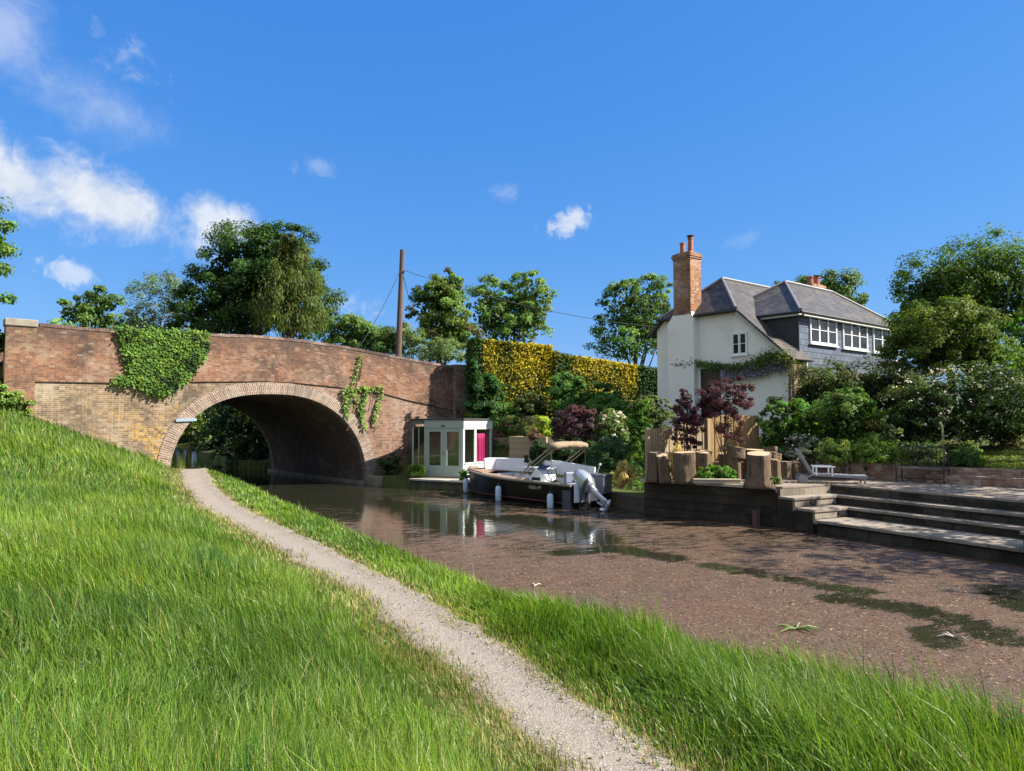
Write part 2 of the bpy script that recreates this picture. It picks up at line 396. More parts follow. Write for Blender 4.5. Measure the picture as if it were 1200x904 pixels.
def leaf_cols(n, cl, k, col, var=.3, clvar=.3, alt=None, altp=0.0):
    cvar = 1 + clvar * rng.normal(size=k).clip(-1.6, 1.6) * .6
    c = np.array(col)[None] * (cvar[cl] * (1 + var * rng.uniform(-1, 1, n)))[:, None]
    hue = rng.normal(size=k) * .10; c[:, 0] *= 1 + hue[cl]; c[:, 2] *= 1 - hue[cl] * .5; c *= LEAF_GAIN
    if alt is not None:
        pa = (rng.random(k) < altp)[cl] | (rng.random(n) < altp * .25); c[pa] = np.array(alt) * (1 + .3 * rng.uniform(-1, 1, pa.sum()))[:, None]
    return c.clip(.002, .95)

LEAF = leafmat('leaf', .40, .6); LEAF_DULL = leafmat('leaf_dull', .18, .6); PETAL = leafmat('petal', .3, .6)
BARK = simple('bark', (.11, .085, .06), .9, .45, 5, bump=.03, stretch=(3, 3, .7))

def plant(name, label, cat, base, blobs, n, size, col, trunk=0.0, nclump=40, clump=.24, shell=.75, var=.3, clvar=.3, alt=None, altp=0,
          asp=.55, droop=0.0, flat=.7, flowers=None, group=None, limbs=6, crown='crown', mat=None, stem='trunk', fill=.12):
    base = np.array(base, float)
    t = thing(name, label, cat, base, group)
    P, Nn, cl, k = crown_pts(blobs, int(n * (1 - fill)), clump, nclump, shell, flat, trunk > .08)
    C = leaf_cols(len(P), cl, k, col, var, clvar, alt, altp)
    S = np.full(len(P), size)
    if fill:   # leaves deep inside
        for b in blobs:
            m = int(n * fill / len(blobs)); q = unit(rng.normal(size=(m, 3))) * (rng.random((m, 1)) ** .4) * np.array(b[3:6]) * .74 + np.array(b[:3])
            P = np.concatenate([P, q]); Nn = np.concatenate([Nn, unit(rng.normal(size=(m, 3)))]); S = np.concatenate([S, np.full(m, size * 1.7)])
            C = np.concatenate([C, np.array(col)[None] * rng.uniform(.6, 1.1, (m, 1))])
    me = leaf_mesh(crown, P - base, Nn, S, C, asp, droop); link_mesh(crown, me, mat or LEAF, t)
    if flowers:
        fn, fs, fc, fv = flowers
        P, Nn, cl, k = crown_pts([(b[0], b[1], b[2], b[3] * 1.04, b[4] * 1.04, b[5] * 1.04) for b in blobs], fn, clump * .35, int(nclump * 1.6), max(shell, .9), .6)
        C = np.array(fc)[None] * (1 + fv * rng.uniform(-1, 1, (len(P), 1)))
        me = leaf_mesh('flowers', P - base, Nn, np.full(len(P), fs), C.clip(0, .95), .8); link_mesh('flowers', me, PETAL, t)
    if trunk > 0:
        mb = MB(); zc = np.array([np.mean([b[0] for b in blobs]), np.mean([b[1] for b in blobs]), max(b[2] for b in blobs)])
        mid = base * .55 + zc * .45 + np.append(rng.normal(size=2) * trunk * .8, 0)
        mb.tube([base - np.array([0, 0, .3]), base + (mid - base) * .3, mid, zc], [trunk * 1.3, trunk, trunk * .7, trunk * .15], 10, wob=.1)
        for i in range(limbs):
            b = blobs[i % len(blobs)]; a = base + (mid - base) * random.uniform(.45, 1.0)
            d = unit(rng.normal(size=3)); d[2] = abs(d[2]) * .8
            e = np.array(b[:3]) + d * np.array(b[3:6]) * .75; m2 = (a + e) / 2 + np.array([0, 0, -.1 * np.linalg.norm(e - a)])
            mb.tube([a, m2, e], [trunk * .42, trunk * .26, trunk * .06], 6, wob=.1)
        mb.build(stem, BARK, t, smooth=True)
    return t

def bpx(x0, y0, x1, y1, d, depth=1.0):
    """ellipsoid whose outline fills a box measured on the photograph, at a given distance"""
    c = Pd((x0 + x1) / 2, (y0 + y1) / 2, d); rx = (x1 - x0) / 2 / F_PX * d; rz = (y1 - y0) / 2 / F_PX * d
    return (c[0], c[1], c[2], rx, rx * depth, rz)
# ------------------------------------------------------------------ ground, water, path
def ip(x, xs, ys): return np.interp(x, xs, ys)
def uc(v): return ip(v, [-10, 4, 10, 15, 22, 27, 32, 34, 47, 60, 90], [3.15, 3.2, 3.45, 3.1, 2.5, 2.35, 2.6, 2.55, -.1, -8, -9])
def hwid(v): return ip(v, [0, 8, 22, 32], [.32, .31, .39, .44])
def zp(v): return ip(v, [-10, 12, 22, 29, 32.4, 35, 41, 60], [.5, .52, .62, .92, 1.08, .8, .38, .38])
def ub(v): return ip(v, [-60, 0, 3, 5.5, 7.7, 10, 15, 25, 32.4, 45, 52, 75, 100, 104], [6.3, 6.3, 6.1, 5.9, 5.4, 5.0, 4.75, 4.5, 4.4, 1.7, -4, -6, -6, -6])
def ur(v): return ip(v, [-60, 18.7, 18.9, 19.0, 24, 26.5, 28.5, 30.9, 33.6, 34.2, 46.2, 50, 62, 80, 100, 104], [19.2, 19.2, 15.2, 15.2, 15.5, 14.2, 13.0, 11.5, 10.6, 10.4, 8.0, 6.4, 5.6, 6.6, 9, 9])
def uw(v): return ip(v, [8, 11.3, 15.2, 16.9, 18.3], [23.3, 22.75, 21.95, 20.3, 17.0])
HEDGE_A, HEDGE_B = np.array([15.5, 31.6]), np.array([24.6, 30.0])
BS = np.array([math.cos(R(11.5)), math.sin(R(11.5)), 0]); BN = np.array([math.sin(R(11.5)), -math.cos(R(11.5)), 0]); BF = np.array([10.3, 34.2, 0])
BT = -BN; BL = 11.8                    # tunnel direction and length

def sm(x, a, b):
    t = np.clip((x - a) / (b - a), 0, 1); return t * t * (3 - 2 * t)
_wv = rng.normal(size=(10, 2)); _ph = rng.random(10) * 6.28
def wob(u, v, s=1.0):
    r = 0
    for i in range(10): r = r + np.sin((u * _wv[i, 0] + v * _wv[i, 1]) * s * (0.5 + .25 * i) + _ph[i]) / (1 + .5 * i)
    return r / 3.2

def zg(u, v):
    u = np.asarray(u, float); v = np.asarray(v, float)
    U, c, z0 = ub(v), uc(v), zp(v)
    e = np.maximum(0, c - .55 - u); k = ip(v, [-10, 0, 12, 22, 29, 32], [.30, .31, .26, .24, .36, .50])
    rise = k * e * e / (e + .5); cap = ip(v, [0, 15, 25, 31], [2.0, 1.8, 2.4, 4.2])
    rise = cap * (1 - np.exp(-rise / cap * 1.15)) if True else rise
    zl = z0 + rise + .05 * wob(u, v, 1.2) * sm(e, .3, 1.5)
    f = np.clip((u - c - .5) / np.maximum(.3, U - c - .5), 0, 1); zl = zl - f * (z0 - .36) * .9
    zl = zl + .16 * sm(v, 20, 28) * sm(-u, -1.5, 1.5) * sm(-v, -31.5, -29)
    zl = zl + .42 * sm(-u, .8, 4) * sm(v, 25, 31)
    zl = np.where(v > 33, np.where(e > 0, z0 + .3 * e, zl), zl)
    # right bank
    t = u - ur(v)
    zr = .48 + np.clip(t - 2.0, 0, 30) * .26 + np.clip(v - 26, 0, 6) * .10 * sm(t, .6, 3)
    zr = np.minimum(zr, 3.2) + .04 * wob(u + 40, v)
    zt = np.where(u > uw(v) + .12, np.minimum(1.6 + np.clip(u - uw(v) - 1.5, 0, 20) * .13 + np.clip(v - 18, 0, 6) * .05, 3.2), 1.0)
    zr = np.where(v < 18.8, zt, zr)
    zr = np.where((v >= 18.8) & (v < 20.5) & (u > 19), np.maximum(zr, 1.6), zr)
    qx, qy = u - 13.5, v - 30.0; ca_, sa_ = qx * -.4848 + qy * .8746, qx * .8746 + qy * .4848
    zr = np.where((ca_ > -3.5) & (ca_ < 3.4) & (sa_ > -2.6) & (sa_ < 2.5), np.minimum(zr, .28), zr)
    bed = -.9 + 0 * u
    water = (u > U) & (t < 0)
    z = np.where(u <= U, zl, np.where(t >= 0, zr, bed))
    z = np.where((v >= 100), 1.0 + .02 * (v - 100).clip(0, 200), z)
    # raised road behind the bridge faces: approach banks left and right
    p = np.stack([u - BF[0], v - BF[1]], -1); s = p @ BS[:2]; w = p @ BT[:2]
    road = np.where(s < -9.5, ip(s, [-60, -30, -14, -9.5], [2.5, 3.5, 5.0, 5.2]), ip(s, [.5, 5.5, 14, 30], [4.9, 4.4, 3.4, 3.2]))
    inside = (w > .6) & (w < BL - .6) & ((s < -9.6) | (s > .8))
    side = np.clip(np.minimum(w + 2.0, BL + 2 - w) / 2.6, 0, 1)
    emb = ((s < -14.8) | (s > 6.2)) & (w > -2.0) & (w < BL + 2)
    z = np.where(inside, road, np.where(emb & ~water, np.maximum(z, z + (road - z) * side), z))
    return z

def gridlines(lo, hi, a, b, step, grow=1.25):
    L = list(np.arange(a, b + 1e-6, step)); x, s = a, step
    left = []
    while x > lo: s *= grow; x -= s; left.append(x)
    x, s = L[-1], step; right = []
    while x < hi: s *= grow; x += s; right.append(x)
    return np.array(left[::-1] + L + right)
def grid_mesh(name, X, Y, Z):
    nx, ny = len(X), len(Y); XX, YY = np.meshgrid(X, Y, indexing='ij')
    V = np.stack([XX, YY, Z(XX, YY)], -1).reshape(-1, 3)
    i = np.arange((nx - 1) * ny).reshape(nx - 1, ny)[:, :-1].ravel()
    return mesh_arrays(name, V, [np.stack([i, i + ny, i + ny + 1, i + 1], 1)]), V

def soil():
    m, nt = new_mat('soil_and_turf'); v = objc(nt)
    n = noise(nt, v, 1.2, 8, .7); n2 = noise(nt, v, 14, 5, .6)
    c = mixc(nt, n, (.035, .06, .014), (.085, .10, .03)); c = mixc(nt, mapr(nt, n2, .45, .7, 0, .6), c, (.14, .12, .055))
    out(nt, princ(nt, c, .95, 0, .1, n2, .05).outputs[0]); return m
X = gridlines(-900, 900, -12, 30, .22); Yg = gridlines(-300, 1500, -3, 52, .25)
def zground(u, v):
    z = zg(u, v); on = np.abs(u - uc(v)) < .72
    return np.where(on & (v < 46), z - .03, z)
me, _ = grid_mesh('ground', X, Yg, zground); me.polygons.foreach_set('use_smooth', np.ones(len(me.polygons), bool))
struct(link_mesh('ground', me, soil()))

# path: gravel strip with ragged edges
def gravel():
    m, nt = new_mat('gravel'); v = objc(nt)
    n = noise(nt, v, 2.0, 6, .6); n2 = noise(nt, v, 55, 4, .7)
    vo = nd(nt, 'ShaderNodeTexVoronoi'); vo.inputs['Scale'].default_value = 85; lk(nt, v, vo.inputs['Vector'])
    c = mixc(nt, n, (.170, .143, .118), (.245, .210, .178)); c = mixc(nt, mapr(nt, n2, .5, .75, 0, .75), c, (.17, .14, .12))
    hv = nd(nt, 'ShaderNodeSeparateColor'); lk(nt, vo.outputs['Color'], hv.inputs[0])
    c = mixc(nt, mapr(nt, hv.outputs[0], .65, 1.0, 0, .6), c, (.46, .41, .36)); c = mixc(nt, mapr(nt, hv.outputs[1], .75, 1.0, 0, .6), c, (.12, .10, .09))
    n3 = noise(nt, v, .9, 6, .7); c = mixc(nt, mapr(nt, n3, .55, .75, 0, .5), c, (.26, .20, .15))
    ed = nd(nt, 'ShaderNodeAttribute', attribute_name='edge').outputs['Fac']; n9 = noise(nt, v, 6, 5, .7)
    em = mapr(nt, mth(nt, 'ADD', ed, mth(nt, 'MULTIPLY', mth(nt, 'SUBTRACT', n9, .5), .9)), .72, 1.0); c = mixc(nt, em, c, mixc(nt, n2, (.10, .085, .04), (.21, .17, .09)))
    wm = mapr(nt, mth(nt, 'ADD', ed, mth(nt, 'MULTIPLY', mth(nt, 'SUBTRACT', n3, .5), .8)), .05, .5, .22, 0); c = mixc(nt, wm, c, (.30, .265, .23))
    h = mth(nt, 'ADD', vo.outputs['Distance'], n2)
    out(nt, princ(nt, c, .95, 0, .15, h, .012, .5).outputs[0]); return m
vv = np.arange(-3, 45, .12); K = 9; rows = []
jl, jr = rng.normal(size=len(vv)), rng.normal(size=len(vv))
ker = np.ones(3) / 3; jl = np.convolve(jl, ker, 'same') * .06; jr = np.convolve(jr, ker, 'same') * .06
for i, v in enumerate(vv):
    c = uc(v); hw_ = hwid(v) + .15; a = c - hw_ + jl[i] + .03 * math.sin(v * 1.3); b = c + hw_ + jr[i] + .03 * math.sin(v * .9 + 1)
    us = np.linspace(a, b, K); z = zg(us, np.full(K, v)) + .004; z -= .022 * (1 - ((us - c) / .4) ** 2).clip(0, 1); z[[0, -1]] -= .03
    rows.append(np.stack([us, np.full(K, v), z], 1))
EDGE = np.tile(np.abs(np.linspace(-1, 1, K)), len(vv)); V = np.concatenate(rows); i = np.arange((len(vv) - 1) * K).reshape(-1, K)[:, :-1].ravel()
me = mesh_arrays('path', V, [np.stack([i, i + 1, i + K + 1, i + K], 1)]); me.polygons.foreach_set('use_smooth', np.ones(len(me.polygons), bool))
ea = me.attributes.new('edge', 'FLOAT', 'POINT'); ea.data.foreach_set('value', EDGE.astype(np.float32))
struct(link_mesh('path', me, gravel()))

# water with floating blossom and seed litter gathered on it
def bump_ellipse(U, V_, pts, r):
    """1 inside a strip along world points"""
    best = np.full(U.shape, 9e9)
    for (p, q) in zip(pts[:-1], pts[1:]):
        d = q - p; t = (((U - p[0]) * d[0] + (V_ - p[1]) * d[1]) / (d @ d)).clip(0, 1)
        best = np.minimum(best, np.hypot(U - p[0] - t * d[0], V_ - p[1] - t * d[1]))
    return 1 - sm(best, r * .4, r * 1.3)
OPEN = [([(835, 663), (900, 675), (985, 690), (1010, 692)], .42), ([(985, 702), (1060, 712), (1130, 730), (1180, 748)], .55), ([(1090, 740), (1105, 755)], .4),
        ([(1170, 690), (1200, 712)], .5), ([(660, 648), (720, 643), (790, 655)], .45), ([(690, 632), (640, 612), (600, 608)], 1.0), ([(560, 620), (500, 600), (430, 590)], 1.3)]
def debris(U, V_):
    dd = U * fw[0] + V_ * fw[1]
    m = .90 - .38 * sm(dd, 13.5, 19) - .22 * sm(dd, 20, 26) - .25 * sm(-U, -9.5, -7) * sm(V_, 18, 25) - .3 * sm(V_, 27, 31)
    m = m + .22 * wob(U * .5, V_ * 1.2, 1.6) * sm(dd, 14, 18) + .07 * wob(U, V_, 2.3)
    for pts, r in OPEN:
        w = [Pz(px, py, 0)[:2] for px, py in pts]; m = m - .74 * bump_ellipse(U, V_, w, r * .95)
    return m.clip(-.3, 1.3)
def watermat():
    m, nt = new_mat('canal_water'); v = objc(nt)
    a = nd(nt, 'ShaderNodeAttribute', attribute_name='litter').outputs['Fac']
    n1 = noise(nt, v, 3.0, 8, .72); n2 = noise(nt, v, 22, 4, .7); n3 = noise(nt, v, 90, 2, .6)
    mp = nd(nt, 'ShaderNodeMapping'); mp.inputs['Scale'].default_value = (1.0, 2.6, 1); mp.inputs['Rotation'].default_value = (0, 0, R(28)); lk(nt, v, mp.inputs[0])
    st = noise(nt, mp.outputs[0], 1.6, 7, .7, .5)
    e = mth(nt, 'ADD', a, mth(nt, 'ADD', mth(nt, 'MULTIPLY', mth(nt, 'SUBTRACT', n1, .5), .9), mth(nt, 'ADD', mth(nt, 'MULTIPLY', mth(nt, 'SUBTRACT', n2, .5), 2.0), mth(nt, 'MULTIPLY', mth(nt, 'SUBTRACT', st, .5), 2.1))))
    fac = mapr(nt, e, .30, .58, 0, .93)
    c = mixc(nt, n1, (.078, .037, .016), (.136, .074, .036)); nL = noise(nt, v, .55, 5, .6); c = mixc(nt, mapr(nt, nL, .42, .62, 0, .6), c, (.075, .05, .034)); c = mixc(nt, mapr(nt, st, .4, .62, 0, .55), c, (.14, .085, .046))
    n6 = noise(nt, v, 7.0, 6, .75, .6); c = mixc(nt, mapr(nt, n6, .46, .66, 0, .75), c, (.042, .028, .02)); c = mixc(nt, mapr(nt, n6, .42, .26, 0, .7), c, (.18, .112, .065)); c = mixc(nt, mapr(nt, n2, .46, .66, 0, .8), c, (.04, .026, .018)); c = mixc(nt, mapr(nt, n3, .56, .72, 0, .8), c, (.30, .215, .135))
    c = mixc(nt, mapr(nt, n3, .44, .32, 0, .6), c, (.03, .02, .014))
    litter = princ(nt, c, mapr(nt, n6, .3, .7, .28, .7), 0, .5, n3, .008, .5)
    wp = nd(nt, 'ShaderNodeMapping'); wp.inputs['Scale'].default_value = (1.0, 2.2, 1); lk(nt, v, wp.inputs[0])
    wv = noise(nt, wp.outputs[0], 2.2, 3, .5)
    wc = mixc(nt, n1, (.012, .013, .008), (.026, .027, .016))
    wat = princ(nt, wc, .035, 0, .5, wv, .02, .22); wat.inputs['IOR'].default_value = 1.33
    mx = nd(nt, 'ShaderNodeMixShader'); lk(nt, fac, mx.inputs[0]); lk(nt, wat.outputs[0], mx.inputs[1]); lk(nt, litter.outputs[0], mx.inputs[2])
    out(nt, mx.outputs[0]); return m
Xw = np.arange(-14, 20.01, .16); Yw = np.concatenate([np.arange(-40, 0, 1.0), np.arange(0, 36, .16), np.arange(36, 101, .6)])
me, V = grid_mesh('water', Xw, Yw, lambda u, v: 0 * u)
a = me.attributes.new('litter', 'FLOAT', 'POINT'); a.data.foreach_set('value', debris(V[:, 0], V[:, 1]).astype(np.float32))
struct(link_mesh('water', me, watermat()))

# loose flecks lying on the litter near the towpath side
n = 80000
d = 5 + 13 * rng.random(n) ** .7; hd = YAW + R(rng.uniform(-12, 40, n)); U = d * np.sin(hd); V_ = d * np.cos(hd)
ok = (U > ub(V_) + .05) & (U < 16.2) & (debris(U, V_) + .35 * rng.normal(size=n) > .75); U, V_ = U[ok], V_[ok]; n = len(U)
P = np.stack([U, V_, np.full(n, .006)], 1); Nn = unit(np.stack([rng.normal(size=n) * .12, rng.normal(size=n) * .12, np.ones(n)], 1))
C = np.array([(.36, .26, .165), (.16, .08, .04), (.42, .31, .20), (.045, .028, .018), (.25, .14, .085), (.06, .04, .025)])[rng.integers(0, 6, n)] * rng.uniform(.7, 1.2, (n, 1))
me = leaf_mesh('floating_litter', P, Nn, rng.uniform(.022, .07, n), C, .2, 0, .05)
stuff(link_mesh('floating_litter', me, LEAF_DULL), 'brown blossom and seed litter floating on the canal', 'litter')
# ------------------------------------------------------------------ brick bridge
BRK_TOP = brick('parapet_brick', (.235, .092, .05), (.145, .06, .04), (.28, .135, .07), (.22, .165, .12), pale=.4, dark=.75, top=.75, palec=(.34, .25, .18), darkc=(.050, .038, .032))
BRK_PIER = brick('pillar_brick', (.235, .092, .05), (.145, .06, .04), (.28, .135, .07), (.22, .165, .12), pale=.5, dark=.6, palec=(.36, .28, .18), darkc=(.050, .038, .032))
BRK_LOW = brick('spandrel_brick', (.21, .135, .075), (.115, .075, .05), (.27, .18, .10), (.33, .275, .20), pale=.55, dark=.7, lichen=.85, palec=(.36, .30, .22), darkc=(.05, .04, .032))
BRK_RIGHT = brick('wing_brick', (.23, .10, .058), (.14, .068, .046), (.28, .15, .09), (.28, .23, .18), pale=.5, dark=.65, palec=(.34, .26, .20), darkc=(.045, .036, .03))
BRK_RING = brick('arch_ring_brick', (.20, .105, .07), (.14, .078, .055), (.25, .16, .11), (.38, .33, .27), bw=.50, bh=.085, mw=.02, pale=.45, dark=.45, palec=(.32, .27, .22))
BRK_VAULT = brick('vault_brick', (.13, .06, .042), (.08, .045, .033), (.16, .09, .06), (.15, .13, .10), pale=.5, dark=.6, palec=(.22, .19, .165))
STONE = simple('coping_stone', (.25, .22, .17), .9, .35, 5, bump=.02, dirt=(.16, .14, .11), dirt_amt=.7)
bridge = thing('brick_bridge', 'humpbacked red brick canal bridge with a wide arch and a pale stone capped end pillar', 'bridge', BF + BS * -4.4)
def BP(s, w, z): p = BF + BS * s + BT * w; return (p[0], p[1], z)
def intr(s):
    x = (s + 4.36) / 4.42; p = 2.6 if x < 0 else 2.2
    x = min(1.0, abs(x)); return 4.18 * (1 - x ** p) ** (1 / p)
def extr(s):
    x = (s + 4.36) / 4.93; p = 2.55 if x < 0 else 2.2
    return 4.69 * (1 - min(1.0, abs(x)) ** p) ** (1 / p)
def ztop(s): return float(np.interp(s, [-14.4, -12, -10, -7.5, -5.3, -3.4, -1.3, .95, 3.4, 5.6], [6.58, 6.52, 6.50, 6.63, 6.71, 6.67, 6.53, 6.28, 6.02, 5.84]))
def zstr(s): return float(np.interp(s, [-14.4, -10.6, -7.4, -4.9, -3.4, -1.3, .95, 2.4, 5.6], [4.40, 4.46, 4.62, 4.73, 4.70, 4.56, 4.32, 4.02, 3.46]))
S0, S1 = -14.18, 5.6
def strip(mb, ss, bot, top, w, fl=False):
    for a, b in zip(ss[:-1], ss[1:]):
        q = [BP(a, w, bot(a)), BP(b, w, bot(b)), BP(b, w, top(b)), BP(a, w, top(a))]
        if fl: q = q[::-1]
        mb.add(q, [(0, 1, 2, 3)], [[(a, bot(a)), (b, bot(b)), (b, top(b)), (a, top(a))][::-1 if fl else 1]])
al = -4.36 - 4.42; ar = .06
arch_s = [-4.36 + 4.42 * math.sin(t) for t in np.linspace(-math.pi / 2, math.pi / 2, 57)]
def spandrel(name, ss, mat, mw, flip):
    mb = MB(); strip(mb, ss, lambda s: (extr(s) - .02) if -9.29 < s < .57 else -.9, zstr, mw, flip); mb.build(name, mat, bridge, fix=False)
for w, fl in ((0.0, False), (BL, True)):
    left = list(np.linspace(S0, -9.30, 8)) + [s for s in [-4.36 + 4.93 * math.sin(t) for t in np.linspace(-math.pi / 2, 0, 30)]][:]
    right = [-4.36 + 4.93 * math.sin(t) for t in np.linspace(0, math.pi / 2, 30)] + list(np.linspace(.58, S1, 8))
    spandrel('spandrel_wall', left, BRK_LOW, w, fl); spandrel('spandrel_wall', right, BRK_RIGHT, w, fl)
# arch ring, a curved band 3 cm proud, bricks on edge
def arc_pts(fn, a0, half, n=64): return [(-4.36 + half * math.sin(t), fn(-4.36 + half * math.sin(t))) for t in np.linspace(-math.pi / 2, math.pi / 2, n)]
IN = arc_pts(intr, 0, 4.42); EX = arc_pts(extr, 0, 4.93)
IN[0] = (IN[0][0], -.5); EX[0] = (EX[0][0], -.5); IN[-1] = (IN[-1][0], -.5); EX[-1] = (EX[-1][0], -.5)
for w in (-.03, BL + .03):
    mb = MB(); L = 0
    for i in range(len(IN) - 1):
        (a, az), (b, bz) = IN[i], IN[i + 1]; (c, cz), (d_, dz) = EX[i], EX[i + 1]
        l2 = L + math.hypot(((b + d_) - (a + c)) / 2, ((bz + dz) - (az + cz)) / 2)
        q = [BP(a, w, az), BP(b, w, bz), BP(d_, w, dz), BP(c, w, cz)]; u = [(0, L), (0, l2), (.5, l2), (.5, L)]
        wi = .35 if w < 1 else BL - .35
        q2 = [BP(c, w, cz), BP(d_, w, dz), BP(d_, wi, dz), BP(c, wi, cz)]; q3 = [BP(b, w, bz), BP(a, w, az), BP(a, wi, az), BP(b, wi, bz)]
        if w > 1: q, u, q2, q3 = q[::-1], u[::-1], q2[::-1], q3[::-1]
        mb.add(q, [(0, 1, 2, 3)], [u]); mb.add(q2, [(0, 1, 2, 3)], [[(.5, L), (.5, l2), (.9, l2), (.9, L)]]); mb.add(q3, [(0, 1, 2, 3)], [[(0, l2), (0, L), (.4, L), (.4, l2)]])
        L = l2
    mb.build('arch_ring', BRK_RING, bridge, fix=False)
mb = MB(); L = 0
for i in range(len(IN) - 1):
    (a, az), (b, bz) = IN[i], IN[i + 1]; l2 = L + math.hypot(b - a, bz - az)
    for w0, w1 in zip(np.linspace(.33, BL - .33, 7)[:-1], np.linspace(.33, BL - .33, 7)[1:]):
        mb.add([BP(b, w0, bz + .002), BP(a, w0, az + .002), BP(a, w1, az + .002), BP(b, w1, bz + .002)], [(0, 1, 2, 3)], [[(w0, l2), (w0, L), (w1, L), (w1, l2)]])
    L = l2
mb.build('vault', BRK_VAULT, bridge, fix=False)
# parapets: 36 cm thick, 6 cm proud of the wall below, brick-on-edge coping
SS = list(np.linspace(S0, S1, 61))
for w0, w1 in ((-.06, .32), (BL - .32, BL + .06)):
    mb = MB()
    for a, b in zip(SS[:-1], SS[1:]):
        za, zb, ta, tb = zstr(a), zstr(b), ztop(a) - .12, ztop(b) - .12
        mb.add([BP(a, w0, za), BP(b, w0, zb), BP(b, w0, tb), BP(a, w0, ta)], [(0, 1, 2, 3)], [[(a, za - (zstr(a))), (b, zb - zstr(b)), (b, tb - zstr(b)), (a, ta - zstr(a))]])
        mb.add([BP(b, w1, zb), BP(a, w1, za), BP(a, w1, ta), BP(b, w1, tb)], [(0, 1, 2, 3)], [[(b, 0), (a, 0), (a, ta - za), (b, tb - zb)]])
        mb.add([BP(a, w0, za), BP(a, w1, za), BP(b, w1, zb), BP(b, w0, zb)], [(0, 1, 2, 3)])
    for s, o in ((S0, 0), (S1, 1)):
        q = [BP(s, w0, zstr(s)), BP(s, w0, ztop(s) - .12), BP(s, w1, ztop(s) - .12), BP(s, w1, zstr(s))]; mb.add(q[::-1] if o else q, [(0, 1, 2, 3)])
    mb.build('parapet', BRK_TOP, bridge, fix=False)
    mb = MB(); s = S0 + .9 if w0 < 1 else S0
    while s < S1 - .02:            # coping: bricks on edge, a few missing or sunk
        e = s + .112; t = .12 + random.uniform(-.008, .012); b0 = ztop(s) - .121
        mb.add([BP(s, w0 - .02, b0), BP(e - .01, w0 - .02, ztop(e) - .121), BP(e - .01, w1 + .02, ztop(e) - .121), BP(s, w1 + .02, b0),
                BP(s, w0 - .02, b0 + t), BP(e - .01, w0 - .02, ztop(e) - .121 + t), BP(e - .01, w1 + .02, ztop(e) - .121 + t), BP(s, w1 + .02, b0 + t)],
               [(0, 3, 2, 1), (4, 5, 6, 7), (0, 1, 5, 4), (1, 2, 6, 5), (2, 3, 7, 6), (3, 0, 4, 7)])
        s = e
    mb.build('coping', brick('coping_brick' , (.15, .07, .055), (.09, .05, .042), (.20, .12, .09), (.15, .12, .10), pale=.65, dark=.8, palec=(.34, .28, .23)), bridge, fix=False)
# end pillars with stone caps
def pier(s0, s1, z0, z1, cap=True, label=None):
    mb = MB(); mb.prism([BP(s0, -.14, 0)[:2], BP(s1, -.14, 0)[:2], BP(s1, .45, 0)[:2], BP(s0, .45, 0)[:2]], z0, z1, 'z'); p = mb.build('pillar', BRK_PIER if cap else BRK_RIGHT, bridge)
    if cap:
        mb = MB(); mb.prism([BP(s0 - .04, -.19, 0)[:2], BP(s1 + .04, -.19, 0)[:2], BP(s1 + .04, .50, 0)[:2], BP(s0 - .04, .50, 0)[:2]], z1 - .002, z1 + .26, 'z')
        mb.build('cap', STONE, p, bevel=.03)
pier(-14.30, -13.38, 1.5, 6.38); 
mb = MB(); mb.prism([BP(5.0, -.30, 0)[:2], BP(5.75, -.30, 0)[:2], BP(5.75, .35, 0)[:2], BP(5.0, .35, 0)[:2]], 0, 5.95, 'z'); mb.build('pillar', BRK_RIGHT, bridge)
# road deck and the stone footing at the water
mb = MB()
for a, b in zip(SS[:-1], SS[1:]): mb.add([BP(a, .3, ztop(a) - 1.3), BP(b, .3, ztop(b) - 1.3), BP(b, BL - .3, ztop(b) - 1.3), BP(a, BL - .3, ztop(a) - 1.3)], [(0, 1, 2, 3)])
mb.build('road_deck', simple('old_tarmac', (.06, .058, .055), .9, .2, 20), bridge, fix=False)
FOOT = simple('footing_stone', (.24, .20, .15), .9, .35, 3, bump=.03, dirt=(.05, .05, .03), dirt_amt=.8)
mb = MB(); mb.prism([BP(.0, -.02, 0)[:2], BP(.0, -1.0, 0)[:2], BP(2.3, -1.0, 0)[:2], BP(2.3, -.02, 0)[:2]], -.8, .42, 'z'); mb.build('footing', FOOT, bridge, bevel=.04)
mb = MB(); mb.prism([BP(-.18, .05, 0)[:2], BP(.0, .05, 0)[:2], BP(.0, BL, 0)[:2], BP(-.18, BL, 0)[:2]], -.8, .16, 'z'); mb.build('footing', FOOT, bridge)
# the pale blue strip fixed over the left haunch
mb = MB(); mb.bar(BP(-8.55, -.07, 3.02), BP(-7.75, -.07, 3.05), .05, .12)
tag(mb.build('metal_sign', simple('pale_blue_paint', (.22, .30, .36), .5, .1), bevel=.01), 'narrow pale blue metal strip fixed level on the bridge beside the arch', 'sign')

